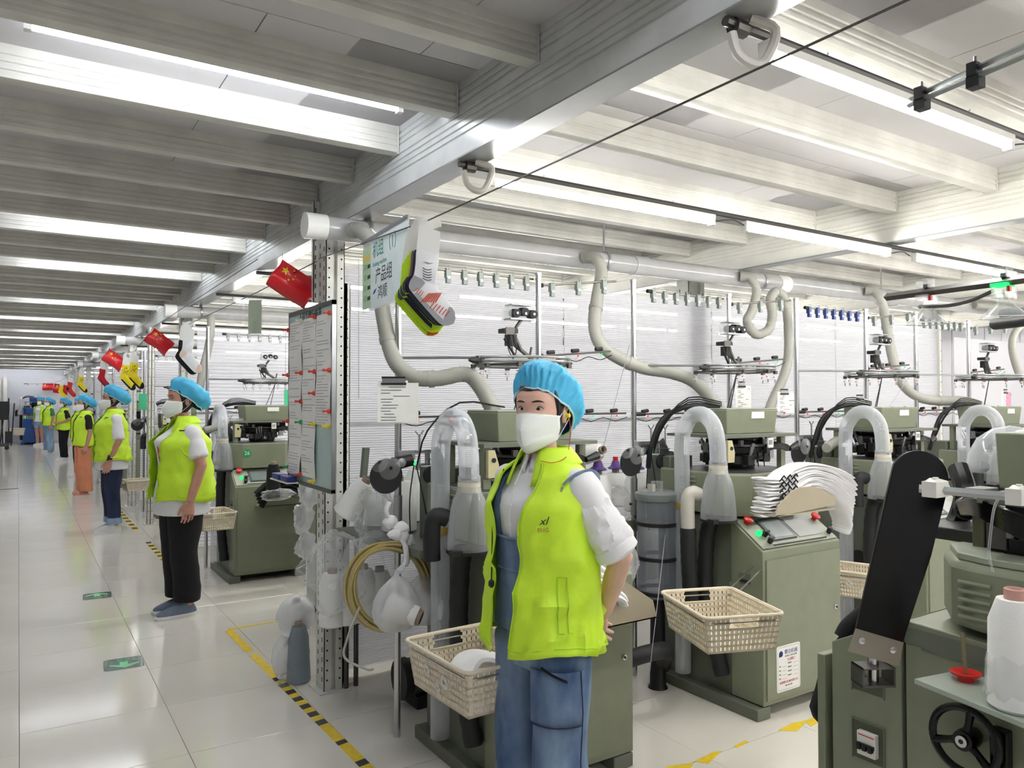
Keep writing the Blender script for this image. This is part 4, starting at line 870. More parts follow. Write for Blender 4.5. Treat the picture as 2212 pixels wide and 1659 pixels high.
for i, (px, py, Y_, lb) in enumerate(((856, 1312, 2.9, 'white plastic bag holding a yarn cone, left of the hanging pair'), (917, 1300, 2.98, 'white plastic bag holding a yarn cone, right of the hanging pair'))):
    c = at(px, py, Y=Y_); t = thing('hanging_bag', lb, 'bag', c); hd = at(888, 1155, Y=3.02)-c
    mb = MB(); pf = [(.003, .155), (.012, .13), (.035, .11), (.068, .08), (.092, .035), (.098, -.01), (.09, -.05), (.06, -.088), (.01, -.1)]
    mb.lathe(pf[::-1], (0, 0, 0), 28, bagw); mb.v = [(x*(1+.05*sin(9*math.atan2(y, x))), y*.8*(1+.05*sin(9*math.atan2(y, x))), z) for x, y, z in mb.v]; mb.build('bag_film', parent=t)
    MB().tube([(0, 0, .14), hd*.5+Vector((-.01, 0, .02)), hd], [.012, .006, .004], 8, bagw).tube([(0.01, 0, .14), hd*.5+Vector((.012, 0, .02)), hd+Vector((.004, 0, 0))], [.01, .005, .004], 8, bagw).build('bag_handle', parent=t)
    a0 = Vector((-.03, .02, .01)); a1 = Vector((.066, -.062, -.034))
    MB().tube([a0, a1], [.055, .040], 20, yarnw).build('wrapped_cone', parent=t); MB().tube([a1, a1+(a1-a0)*.12], .031, 16, conem).tube([a1, a1+(a1-a0)*.125], .026, 16, brown).build('cone_core', parent=t)
# yarn table left of machine two and the dark gear under it
t = thing('yarn_table', 'grey-green yarn table between the near machine and the one with white socks', 'table', (2.20, 3.05, 0))
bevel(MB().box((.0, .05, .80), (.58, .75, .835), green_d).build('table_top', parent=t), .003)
MB().box((-.02, .04, .78), (.60, .052, .84), green_d).cyl((.12, .03, .81), (.12, .04, .81), .008, 8, brown).cyl((.48, .03, .81), (.48, .04, .81), .008, 8, brown).build('front_rail', parent=t, smooth=0)
for x, y in ((.05, .1), (.53, .7), (.05, .7)): MB().cyl((x, y, 0), (x, y, .80), .014, 10, dsteel).build('leg', parent=t)
MB().box((.02, .1, .28), (.56, .72, .30), dsteel).build('lower_shelf', parent=t, smooth=0)
for i, (px, Y_, h, r, lb) in enumerate(((1292, 3.25, .24, .075, 'white yarn cone with purple top just right of the woman\'s shoulder'), (1375, 3.35, .22, .07, 'white yarn cone with purple and red top right of the steel pole'), (1330, 3.6, .2, .075, 'white yarn cone in film behind the second steel pole'))):
    p = at(px, 1130, Y=Y_); p.z = .836; cn = cone(p, h, r, r*.95, lb)
    o = MB().lathe([(.045, 0), (.05, .006), (.03, .02), (.02, .05)], (0, 0, h+.024), 16, mat('purple_cap', (92, 66, 140), .5)).lathe([(.016, .05), (.016, .075)], (0, 0, h+.024), 12, redp).build('spool_cap', parent=cn, label='purple and red plastic cap')
cone(at(1262, 985, Y=3.3), .15, .05, .045, 'white yarn cone lying on its side at the woman\'s shoulder', M=Matrix.Rotation(R(75), 4, 'X'))
tag(MB().prism([(2.16, .835), (2.19, .835), (2.13, 1.30), (2.10, 1.30)], 3.27, 3.30, 'y', green_d).build('cone_bracket'), 'slanted steel bracket holding the cone at the woman\'s shoulder', 'bracket')
bag(at(1330, 1100, Y=3.25), (.11, .06, .12), 'clear film bag around the cones right of the woman', 71, filmc, .4)
bag(at(1400, 1200, Y=3.5), (.10, .09, .15), 'pale film-wrapped bundle under the second yarn table', 72, bagw, .2)
bag(at(1360, 1180, Y=3.7), (.09, .09, .12), 'pale film-wrapped bundle behind the steel pole under the table', 73, bagw, .2)
tag(MB().tube(smoothpath([(2.3, 2.75, .25), (2.45, 2.65, .31), (2.62, 2.7, .28), (2.75, 2.85, .18), (2.85, 2.95, .10)], 5), .04, 12, rubber).build('floor_hose'), 'thick black hose looping above the floor between the two near machines', 'hose')
t = thing('floor_motor', 'dark motor with fan cover on the floor under the yarn table', 'motor', (1.72, 3.42, .14)); MB().tube([(-.14, -.02, 0), (.14, .02, 0)], .09, 18, dsteel).build('housing', parent=t); MB().lathe([(.095, -.02), (.1, 0), (.1, .02), (.04, .03)], (-.15, -.02, 0), 18, black, ax='x').build('fan_cover', parent=t); MB().box((-.1, -.08, -.14), (.1, .08, -.08), black).build('foot', parent=t)
# clipboards on poles
def clipboard(px, py, Y_, w_, h, label, rz=-YAW, board=white, clip=True):
    t = thing('clipboard', label, 'clipboard', at(px, py, Y=Y_), rz)
    MB().box((-.0, 0, -h-.005), (w_+.03, .004, -.01), board).build('backing', parent=t, smooth=0)
    MB().box((-.02, -.004, -h), (w_-.015, -.002, 0), paper).build('sheet', parent=t, smooth=0)
    mb = MB(); r_ = random.Random(int(px))
    for k in range(12): x = -.005+(.0 if k % 3 else .06)*r_.random(); mb.box((x, -.0048, -.03-k*h/14), (x+w_*(.3+.45*r_.random()), -.004, -.0275-k*h/14), inkm)
    mb.build('handwriting', parent=t, smooth=0)
    MB().box((.0, -.009, -.012), (w_*.8, .0, .014), steel).tube([(.0-.004, -.009, -.014), (w_*.8+.004, -.009, -.014)], .005, 6, black).tube([(-.002, -.006, .012), (w_*.8, -.006, .012)], .005, 6, black).build('bulldog_clip', parent=t)
    return t
clipboard(826, 822, 3.06, .125, .18, 'clipboard with a handwritten sheet on the left steel pole')
clipboard(1686, 846, 3.06, .055, .125, 'small handwritten card clipped to the third steel pole')
clipboard(1595, 830, 3.06, .045, .14, 'white folded sheets clipped to the pole over the machine with white socks')
clipboard(1850, 858, 3.0, .05, .14, 'white sheets clipped over the third near machine')
clipboard(2168, 845, 3.0, .03, .12, 'pinkish card clipped to a pole at the right', board=mat('card_pink', (214, 150, 170), .6))
for px, py, Y_, w_, h_, lb in ((2094, 870, 3.3, .06, .10, 'green card hanging behind the fourth near machine'), (614, 842, 6.9, .12, .19, 'green card hanging right of machine 26'), (300, 850, 10.5, .14, .2, 'green folder hanging beside the third upright')):
    tag(MB().box((0, 0, -h_), (w_, .004, 0), mat('card_mint', (70, 190, 140), .5)).build('green_card', smooth=0), lb, 'card').location = at(px, py, Y=Y_)
    q = at(px, py, Y=Y_); tag(MB().cyl((q.x+.01, q.y, q.z), (q.x+.01, q.y, 2.1), .0015, 5, dsteel).build('hanging_string'), 'thin string holding the '+lb.split(' hanging')[0]+' '+' '.join(lb.split()[3:]), 'string')
# ================================================================== BASKETS
def basket(c, rz, label, L=.40, W=.29, h=.14, holder=True, tilt=0, hook=None):
    t = thing('plastic_basket', label, 'basket', c, rz, 'beige woven-pattern plastic baskets'); t.rotation_euler = (0, tilt, rz)
    def wall(n, axis, sgn, ww, handle):
        mb = MB(); half = ww/2; oth = (W if axis == 'x' else L)/2
        def P3(s, z, d=0):
            k = 1-.12*(1-z/h); a = s*k; b = sgn*(oth*k+d); return (a, b, z) if axis == 'x' else (b, a, z)
        def quad(s0, s1, z0, z1):
            v = [P3(s0, z0), P3(s1, z0), P3(s1, z1), P3(s0, z1)]+[P3(s0, z0, -.003), P3(s1, z0, -.003), P3(s1, z1, -.003), P3(s0, z1, -.003)]
            mb.add(v, [(0, 1, 2, 3), (7, 6, 5, 4), (0, 4, 5, 1), (1, 5, 6, 2), (2, 6, 7, 3), (3, 7, 4, 0)], basketm)
        st = 2*half/n
        for i in range(n):
            s0 = -half+i*st; hz = handle and abs(s0+st/2) < .055
            if hz: quad(s0+st*.13, s0+st*.87, 0, h*.62)
            else: quad(s0+st*.13, s0+st*.87, 0, h)
        for z in (0, h*.16, h*.32, h*.47, h*.62, h*.78, h*.93):
            if handle and z > h*.62: quad(-half, -.055, z, z+h*.06); quad(.055, half, z, z+h*.06)
            else: quad(-half, half, z, z+h*.065)
        if handle: quad(-.062, .062, h*.60, h*.66)
        if not handle:
            for cx, cz, q in ((-.07, h*.55, .022), (.05, h*.5, .026), (0.0, h*.28, .017)):
                for k in range(7):
                    a = 2*pi*k/7; x, z = cx+q*.62*cos(a), cz+q*.62*sin(a); p = P3(x, z, .003)
                    mb.ball(p, (q*.33 if axis == 'x' else .003, .003 if axis == 'x' else q*.33, q*.33), creamp, 8, 5)
        mb.build('woven_side', parent=t, smooth=0)
    wall(22, 'x', -1, L, False); wall(22, 'x', 1, L, False); wall(16, 'y', -1, W, True); wall(16, 'y', 1, W, True)
    k = .88; MB().box((-L/2*k, -W/2*k, 0), (L/2*k, W/2*k, .004), basketm).build('basket_bottom', parent=t, smooth=0)
    rp = [(x, y) for x, y in rrect(L+.012, W+.012, .03)]; pts = [(x, y, h) for x, y in rp]; pts.append(pts[0])
    MB().tube(pts, .0065, 8, basketm).build('rim', parent=t)
    if holder:
        rp = [(x, y) for x, y in rrect(L*.985, W*.98, .03)]; pts = [(x*1.01, y*1.01, h*.84) for x, y in rp]; pts.append(pts[0])
        MB().tube(pts, .003, 6, steel).build('wire_holder', parent=t)
    if hook:
        Mi = (Matrix.Translation(Vector(c)) @ Matrix.Rotation(rz, 4, 'Z')).inverted(); q = Mi @ Vector(hook)
        for sx in (-1, 1):
            n_ = Vector((max(-L/2, min(L/2, q.x)), max(-W/2, min(W/2, q.y)), h*.84)); MB().tube([n_+Vector((0, sx*.03, 0)), q+Vector((0, sx*.03, 0))], .004, 6, steel).build('hook_arm', parent=t)
    return t
def bc(l, z): 
    P_ = [at(x, y, Z=z) for x, y in l]; c = sum(P_, Vector())/4; d = P_[3]-P_[0]; return c, math.atan2(d.y, d.x), d.length, (P_[1]-P_[0]).length
c, a, L_, W_ = bc([(1450, 1291), (1547, 1258), (1670, 1321), (1574, 1366)], .70)
basket(c-Vector((.01, 0, .125)), a, 'empty beige plastic basket hooked on the machine with white socks', .385, .30, .135, hook=(2.93, 2.40, .70))
c = at(1026, 1425, Y=2.42, )
b1 = at(884, 1388, Z=.66); b2 = at(1018, 1352, Z=.66); b3 = at(985, 1445, Z=.66); d = (b3-b1).normalized(); e_ = (b2-b1).normalized()
c = b1+d*.19+e_*.17
basket(c-Vector((0, 0, .15)), math.atan2(d.y, d.x), 'beige plastic basket with white socks hooked beside the woman in dungarees', .40, .32, .15, hook=(1.54, 2.50, .66))
tag(MB().tube(smoothpath([(-.1, -.05, .06), (-.03, 0, .09), (.05, .02, .075), (.12, -.03, .05)], 4), .05, 12, wht, None, True, .5).build('white_sock'), 'crumpled white socks lying in the basket beside the woman', 'sock').location = c-Vector((0, 0, .13))
basket(at(1872, 1285, Y=2.5), -1.2, 'beige plastic basket with a flower relief left of the black paddle', .34, .26, .14)
basket(at(460, 1140, Y=6.3), -1.5, 'beige basket half hidden behind the worker in black trousers', .34, .26, .13, hook=(1.50, 6.45, .62))
basket(at(307, 1058, Y=9.75), .1, 'beige basket with black socks beside the third upright', .40, .28, .12, hook=(1.53, 10.5, .66))
basket(at(133, 935, Y=26), .1, 'distant beige basket beside the blue machine', .5, .3, .2); basket(at(33, 940, Y=29.5), .1, 'beige basket on the left of the distant blue machine', .5, .3, .22)
# ================================================================== SOCKS ON TRAYS
for i in range(12):
    e_ = random.uniform(-4, 4)
    P_ = [(1640+e_, 1034+7.2*i), (1655, 1034+7*i), (1672, 1032+7*i), (1697, 1016+6*i), (1735, 1003+4.6*i), (1780, 1007+5.2*i), (1808, 1018+7.5*i), (1828-.8*i, 1030+9.4*i), (1833-1.5*i+e_, 1040+9.8*i)]
    t = thing('white_sock', '%s white sock of the pile draped over the tray' % ('top', 'second', 'third', 'fourth', 'fifth', 'sixth', 'seventh', 'eighth', 'ninth', 'tenth', 'eleventh', 'bottom')[i], 'sock', (0, 0, 0), 0, 'white socks draped over the tray')
    MB().tube(smoothpath([at(x, y+random.uniform(-1.8, 1.8), Y=2.32+random.uniform(-.006, .006)) for x, y in P_], 4), [.035]+[.050+.004*random.random() for _ in range(31)]+[.035], 12, wht, None, True, .16).build('knit', parent=t, smooth=60)
    mb = MB()
    for k in range(3):
        if 1 <= i < 10: p = at(1688+k*13+(i % 2)*5, 1024+6.3*i-2*k, Y=2.268); mb.tube([p+Vector((-.014, 0, -.006)), p+Vector((0, -.002, .006)), p+Vector((.014, 0, -.006))], .0035, 5, yarnb)
    if mb.v: mb.build('black_motif', parent=t)
for i in range(4):
    P_ = [(1285, 1222+14*i), (1310, 1238+14*i), (1335, 1262+10*i), (1342, 1275+10*i)]
    tag(MB().tube(smoothpath([at(x, y, Y=2.28-.02*i) for x, y in P_], 4), .04, 12, wht, None, True, .3).build('white_sock', smooth=60), '%s white sock of the small pile behind the woman\'s arm' % ('top', 'second', 'third', 'bottom')[i], 'sock', 'white socks on the near tray')
for i in range(5):
    z = .655+.028*i; tag(MB().tube(smoothpath([(1.62-.01*i, 6.16, z-.02), (1.68, 6.16, z+.06), (1.82, 6.16, z+.09), (1.95, 6.16, z+.04)], 4), .055, 10, yarnb, None, True, .3).build('black_sock', smooth=60), '%s black sock of the pile on the tray of machine 26' % ('bottom', 'second', 'middle', 'fourth', 'top')[i], 'sock', 'black socks on machine 26')
bag(at(1345, 1215, Y=2.75), (.075, .06, .12), 'clear plastic bag of coloured ribbons behind the woman\'s elbow', 8, filmc, .3)
r_ = random.Random(9); mb = MB(); c0 = at(1343, 1215, Y=2.75)
for k in range(9): mb.tube([c0+Vector(((r_.random()-.5)*.07, (r_.random()-.5)*.05, (r_.random()-.5)*.14)) for _ in range(4)], .006, 5, (mat('ribbon_yellow', (220, 206, 90), .7), mat('ribbon_pink', (220, 170, 160), .7))[k % 2])
tag(mb.build('ribbon_scraps'), 'yellow and pink ribbon scraps inside the clear bag', 'ribbons', kind='stuff')
t = thing('side_shelf', 'narrow grey steel shelf right of machine 26', 'shelf', (2.0, 6.0, .70)); MB().box((-.13, -.05, 0), (.25, .2, .02), green_d).build('shelf_board', parent=t, smooth=0); MB().box((.0, .0, -.70), (.05, .06, 0), green_d).build('leg', parent=t, smooth=0); MB().box((.08, .02, -.7), (.25, .2, 0), green_d).build('cabinet', parent=t, smooth=0)
cone(Vector((at(590, 1112, Y=6.03).x, 6.03, .721)), .26, .056, .05, 'black yarn cone on the shelf right of machine 26', yarnb)
bag(Vector((at(600, 1105, Y=5.98).x, 5.98, .75)), (.12, .06, .045), 'crumpled clear film on the shelf right of machine 26', 50, filmc, .5)
# ================================================================== FLOOR MARKS
def quadz(pts, m, name, parent, z=.0012): 
    mb = MB(); mb.prism([(p[0], p[1]) for p in pts], .0003, z, 'z', m); return mb.build(name, parent=parent, smooth=0)
t = thing('hazard_tape', 'worn black and yellow floor tape along the aisle in the foreground', 'tape', (1.155, 2.4, 0))
ys = [(.0, .55, 0), (.55, .60, 1), (.6, .78, 0), (.78, .82, 1), (.82, 1.02, 0)]; y = 1.02; k = 1
while y < 1.72: ys.append((y, y+.055, k % 2)); y += .055; k += 1
ys += [(1.72, 2.18, 0), (2.24, 2.74, 0)]
for a, b, k in ys:
    x = .03-.02*a; quadz([(x, a), (x+.048, a+.01), (x+.048-.02*(b-a), b+.01), (x-.02*(b-a), b)], blackt if k else yellowt, 'black_stripe' if k else 'yellow_stripe', t)
quadz([(.0, 2.75), (.35, 2.78), (.36, 2.80), (.0, 2.785)], yellowt, 'yellow_stripe', t)
t = thing('hazard_tape', 'distant black and yellow floor tape beside the second worker', 'tape', (1.13, 6.2, 0))
for k in range(26): quadz([(0, .1*k), (.05, .1*k), (.05, .1*k+.1), (0, .1*k+.1)], blackt if k % 2 else yellowt, 'black_stripe' if k % 2 else 'yellow_stripe', t)
t = thing('hazard_tape', 'yellow and black floor tape beyond the second worker', 'tape', (1.12, 9.6, 0))
for k in range(16): quadz([(0, .15*k), (.06, .15*k), (.06, .15*k+.15), (0, .15*k+.15)], blackt if k % 2 else yellowt, 'black_stripe' if k % 2 else 'yellow_stripe', t)
for i, l in enumerate(([(1740, 1558), (1790, 1535), (1800, 1540), (1752, 1570)], [(1680, 1578), (1712, 1562), (1745, 1555), (1722, 1580)], [(1500, 1645), (1540, 1625), (1560, 1622), (1530, 1650)], [(1440, 1656), (1500, 1648), (1490, 1662), (1430, 1668)], [(1585, 1612), (1610, 1600), (1618, 1603), (1592, 1616)])):
    tag(quadz([at(x, y, Z=0) for x, y in l][::-1], yellowt, 'tape_scrap', None), 'torn scrap of yellow floor tape in the alley, %s' % ('touching the black cloth', 'below the maker\'s plate', 'near the bottom edge', 'leftmost', 'smallest')[i], 'tape')
sgn = mat('sign_dark', (66, 88, 96), .25, coat=.5); sgg = mat('sign_pale_green', (120, 214, 150), .4)  # arrow and lettering are plain pale green, not emissive
for i, (px, py, rz, lb) in enumerate(((267, 1433, -.07, 'dark floor sticker with a pale green arrow and EXIT lettering, nearer one'), (210, 1287, pi-.07, 'dark floor sticker with a worn green arrow, farther one'))):
    c = at(px, py, Z=0); t = thing('exit_sticker', lb, 'sticker', c, rz); w_, h_ = (.20, .20) if i == 0 else (.19, .20)
    MB().prism(rrect(w_, h_, .02), .0004, .0014, 'z', sgn).build('sheet', parent=t, smooth=0)
    z = (.0014, .002)
    MB().prism([(-.02, .025), (.022, .025), (.022, -.03), (.078, .0), (.078, -.03), (.004, -.08), (-.07, -.03), (-.07, -.0), (-.02, -.03)], *z, 'z', sgg).build('arrow', parent=t, smooth=0)
    text('lettering', '安全出口', .028, sgg, t, Matrix.Translation((0, .045, .0016)) @ Matrix.Rotation(pi if i == 0 else 0, 4, 'Z'), thick=.0002, sx=1.3); text('lettering', 'EXIT', .024, sgg, t, Matrix.Translation((0.0, .076, .0016)) @ Matrix.Rotation(pi if i == 0 else 0, 4, 'Z'), thick=.0002, sx=1.4)
# ================================================================== RIGHT FOREGROUND MACHINE
X0 = 2.01; t = thing('knitting_machine', 'large green knitting machine at the right edge with a black handwheel', 'machine', (0, 0, 0)); m0 = t
def bp(mb, n, w_=.003, **k): o = mb.build(n, parent=t, **k); return bevel(o, w_) if w_ else o
bp(MB().prism([(1.385, .03), (1.385, .775), (1.175, .885), (1.175, .03)], X0, X0+.56, 'x', green), 'control_box')
bp(MB().box((X0-.006, 1.405, .03), (X0+.56, 1.43, .73), green), 'door')
bp(MB().prism([(1.165, .03), (1.165, .888), (.50, .86), (.50, .03)], X0+.004, X0+.6, 'x', green), 'rear_body')
bp(MB().prism([(1.12, .83), (1.165, .83), (1.165, .872), (.7, .862), (.7, .82), (1.12, .82)], X0, X0+.003, 'x', green_d), 'top_edge', 0)
bp(MB().prism([(X0+.02, 1.05), (X0, .98), (X0, .40), (X0+.60, .40), (X0+.60, 1.06), (X0+.15, 1.14)], .90, 1.07, 'z', green), 'head_housing', .02)
bp(MB().prism([(X0+.035, 1.04), (X0+.015, .97), (X0+.015, .40), (X0+.59, .40), (X0+.59, 1.05), (X0+.15, 1.12)], 1.07, 1.088, 'z', panelg), 'work_top', .003)
mb = MB(); 
for k in range(5): mb.tube([(X0-.001, 1.022, .935+.0215*k), (X0-.001, .945, .935+.0215*k)], .0055, 8, green)
bp(mb, 'louvres', 0)
for a, b, n in (((1.318, .66), (1.226, .71), 'pull'), ((1.318, .47), (1.226, .575), 'breaker_recess')):
    bp(MB().box((X0-.0015, b[0], a[1]), (X0-.001+.0012, a[0], b[1]), mat('recess_olive', (78, 82, 64), .6)).box((X0-.004, b[0]-.004, a[1]-.004), (X0+.001, b[0], b[1]+.004), green_d).box((X0-.004, a[0], a[1]-.004), (X0+.001, a[0]+.004, b[1]+.004), green_d).box((X0-.004, b[0], b[1]), (X0+.001, a[0], b[1]+.004), green_d), n, 0)
br = bp(MB().box((X0-.02, 1.24, .49), (X0-.002, 1.295, .555), white), 'circuit_breaker', .002)
MB().box((X0-.027, 1.242, .515), (X0-.02, 1.292, .525), black).box((X0-.032, 1.245, .508), (X0-.02, 1.256, .522), black).box((X0-.032, 1.262, .508), (X0-.02, 1.273, .522), black).box((X0-.032, 1.279, .508), (X0-.02, 1.289, .522), black).build('toggle', parent=br, smooth=0)
MB().box((X0-.0206, 1.243, .545), (X0-.02, 1.29, .548), inkr).build('printed_line', parent=br, smooth=0)
# handwheel
hw = thing('x', '', ''); bpy.data.objects.remove(hw)
c = (X0-.05, .987, .647); mb = MB(); rr = .078
mb.tube([(c[0], c[1]+rr*cos(a), c[2]+rr*sin(a)) for a in [2*pi*k/36 for k in range(37)]], .0095, 10, blackg)
for a0 in (90, 210, 330):
    a = R(a0+12); mb.tube([(c[0], c[1], c[2]), (c[0]+.004, c[1]+rr*.5*cos(a), c[2]+rr*.5*sin(a)), (c[0], c[1]+rr*cos(a), c[2]+rr*sin(a))], [.014, .009, .011], 8, blackg)
mb.lathe([(.024, -.012), (.026, .0), (.026, .03), (.02, .05)], c, 20, blackg, ax='x'); hwm = mb.build('handwheel', parent=t)
MB().lathe([(.014, -.018), (.014, -.011), (.005, -.011)], c, 16, steel, ax='x').lathe([(.006, -.0185), (.006, -.018)], c, 8, brown, ax='x').build('hub_nut', parent=hwm)
MB().tube([(c[0]-.0, c[1]+.0, c[2]-rr), (c[0]-.02, c[1]+.005, c[2]-rr), (c[0]-.045, c[1]+.02, c[2]-rr-.004)], [.009, .011, .009], 8, blackg).build('crank_knob', parent=hwm)
bp(MB().box((X0-.03, .90, .60), (X0, .94, .69), blackg), 'wheel_bearing')
# side shelf with pin, red spool foot and cone
sh = thing('side_shelf', 'pale green steel shelf plate jutting from the right foreground machine', 'shelf', (0, 0, 0))
SP = [at(1975, 1466, Z=.80), at(2096, 1444, Z=.80), Vector((2.03, .60, .8)), Vector((1.73, .55, .8)), at(2215, 1563, Z=.80)]; SP[2:] = [Vector((2.01, .55, 0)), Vector((1.70, .52, 0)), at(2212, 1562, Z=.80)]
SP[1] = Vector((2.0, 1.02, 0))
bevel(MB().prism([(p.x, p.y) for p in (SP[0], SP[4], SP[3], SP[2], SP[1])], .788, .80, 'z', mat('shelf_pale', (158, 168, 156), .35, bump=.2, bscale=400)).build('plate', parent=sh), .001)
p = at(2086, 1470, Z=.80); t2 = thing('spool_pin', 'red plastic spool foot with a thin brass pin on the side shelf', 'pin', p)
MB().lathe([(.019, 0), (.019, .012), (.033, .016), (.034, .021), (.028, .022), (.012, .016)], (0, 0, 0), 24, redp).build('red_foot', parent=t2); MB().tube([(0, 0, .01), (-.004, .004, .115)], .005, 8, mat('brass_pin', (150, 140, 110), .35, metal=.6)).build('pin', parent=t2)
p = at(2196, 1530, Z=.80); cone(p, .24, .056, .052, 'white yarn cone in clear film on the side shelf at the right edge', core=mat('core_pink', (196, 150, 140), .7))
bag(p+Vector((0, 0, .07)), (.064, .062, .085), 'crumpled clear film around the foot of the white cone at right', 60, filmc, .18)
# black paddle
pb = at(1893, 1385, D=2.02); pt = at(2030, 1030, D=2.04); u = (pt-pb); Lp = u.length; u.normalize(); xr = Vector((.80, -.56, -.28)); M = frame((0, 0, 0), xr, u)
pd = thing('black_paddle', 'long tilted glossy black paddle board in front of the right foreground machine', 'paddle', pb); w0, w1 = .060, .074
ol = [(-w0, 0), (w0+.004, 0), (w1+.006, Lp*.55), (w1+.004, Lp-.02)]+[((w1+.002)*cos(a), Lp-.02+.072*sin(a)) for a in [pi*k/14 for k in range(1, 14)]]+[(-w1, Lp-.02)]
bevel(MB().prism(ol, -.006, .006, 'z', blackg, M).build('board', parent=pd), .002)
MB().prism([(-.068, -.045), (.068, -.045), (.064, .018), (-.064, .018)], .007, .010, 'z', mat('bare_plate', (150, 142, 130), .45, metal=.6), M).build('clamp_plate', parent=pd, smooth=0)
for sx in (-.042, .042): MB().lathe([(.009, .010), (.009, .0125), (.004, .0135)], (sx, -.008, 0), 14, steel, M).build('screw', parent=pd)
p2 = pd.location+Vector((-.0, 0, -.075)); br = MB(); br.box((-.045, -.03, -.05), (.045, .03, -.044), dsteel).box((-.045, -.03, -.05), (-.04, .03, 0), dsteel).box((.04, -.03, -.05), (.045, .03, 0), dsteel).cyl((0, 0, -.045), (0, 0, .02), .014, 12, steel).box((-.045, -.03, -.003), (.045, .03, 0), dsteel)
o = br.build('mounting_bracket', parent=pd); o.location = (0.0, .01, -.065); o.rotation_euler = (0, 0, -.5)
# dark curled part behind the paddle top
mb = MB(); q0 = at(2045, 990, D=2.3); mb.tube(smoothpath([at(2070, 1010, D=2.35), at(2085, 1060, D=2.3), at(2075, 1110, D=2.3), at(2055, 1150, D=2.3)], 4), .03, 10, blackg)
mb.ball(at(2088, 1098, D=2.2), .034, blackg, 14, 10); bp(mb, 'dark_arm', 0)
# black socks hanging from the tray
for i, (a, b, c_) in enumerate((((1865, 1320), (1830, 1350), (1815, 1375)), ((1868, 1345), (1835, 1372), (1815, 1395)), ((1870, 1370), (1845, 1390), (1822, 1408)), ((1872, 1395), (1852, 1405), (1840, 1425)))):
    tag(MB().tube(smoothpath([at(x, y, D=2.25) for x, y in (a, b, c_)], 5), .022, 10, yarnb, None, True, .8).build('black_sock', smooth=60), 'black sock hanging at the left of the paddle, %s' % ('topmost', 'second from top', 'third from top', 'lowest')[i], 'sock', 'black socks beside the paddle')
t3 = thing('waste_pouch', 'black cloth pouch hanging left of the right foreground machine', 'pouch', at(1785, 1480, D=2.45)); d0 = t3.location
prf = [(1800, 1415), (1775, 1450), (1765, 1490), (1752, 1530), (1760, 1555), (1785, 1566), (1812, 1560), (1812, 1420)]
bevel(solidify(MB().add([at(x, y, D=2.45)-d0 for x, y in prf], [tuple(range(len(prf)))], yarnb).build('cloth', parent=t3), .05), .012)
# knitting head of the foreground machine
mb = MB(); r_ = random.Random(21)
for k in range(34):
    p = at(2150+r_.random()*75, 1105+r_.random()*95, D=1.95+r_.random()*.25); s_ = .012+.02*r_.random()
    mb.box(p-Vector((s_, s_, s_)), p+Vector((s_, s_*.8, s_*1.4)), r_.choice([blackg, black, black, dsteel]))
o = bp(mb, 'cam_assembly', 0); o['kind'] = 'stuff'
mb = MB(); a = at(2122, 1200, D=2.05); mb.box((a.x-.012, a.y-.012, 1.085), (a.x+.02, a.y+.02, 1.235), mat('bracket_olive', (86, 84, 66), .5)); mb.box((a.x-.03, a.y-.02, 1.20), (a.x+.05, a.y+.03, 1.245), green_d); mb.box((a.x+.03, a.y-.01, 1.085), (a.x+.32, a.y+.2, 1.12), black); bp(mb, 'head_bracket')
a = at(2185, 1046, D=1.9); mb = MB(); mb.box((a.x-.02, a.y-.25, 1.262), (a.x+.35, a.y+.02, 1.40), green, None, .006); bp(mb, 'motor_box', .004)
mb = MB(); mb.box((a.x-.05, a.y-.25, 1.222), (a.x+.35, a.y+.06, 1.245), green_d); bp(mb, 'deck_plate')
mb = MB()
for k in range(9): mb.tube(smoothpath([at(2070+k, 1085+3*k, D=2.1), at(2110, 1080+4*k, D=1.95), at(2160, 1098+5*k, D=1.85), at(2220, 1120+6*k, D=1.8)], 5), .0055, 6, blackg)
bp(mb, 'cable_bundle', 0)
bp(MB().tube(smoothpath([at(2175, 1060, D=1.7), at(2150, 1090, D=1.75), at(2140, 1150, D=1.8), at(2137, 1200, D=1.8), at(2145, 1235, D=1.8)], 5), .003, 6, filmc), 'air_line', 0)
# guide bar with white clips
gb = thing('guide_rail', 'aluminium rail with two white plastic clips crossing in front of the black paddle', 'rail', at(1985, 1055, D=1.6)); e1 = at(2240, 1078, D=1.5)-gb.location
MB().tube([(0, 0, 0), e1], .0085, 4, alum).build('bar', parent=gb, smooth=0)
wp = mat('clip_white', (226, 224, 216), .35)
for q in (.15, .86): MB().box(e1*q-Vector((.024, .014, .014)), e1*q+Vector((.024, .016, .018)), wp).prism([(-.02, .018), (.0, .024), (.03, .018), (.045, .0)], -.008, .012, 'y', wp, Matrix.Translation(e1*q)).cyl(e1*q+Vector((0, 0, .018)), e1*q+Vector((0, 0, .026)), .006, 8, wp).build('rail_clip', parent=gb)
# clear dome beside
tag(MB().lathe([(.001, .14), (.05, .13), (.09, .10), (.115, .05), (.12, 0)], (0, 0, 0), 24, dustc, None, False).build('clear_dome'), 'milky plastic dome behind the green motor box at right', 'dome').location = at(2185, 1020, D=2.3)
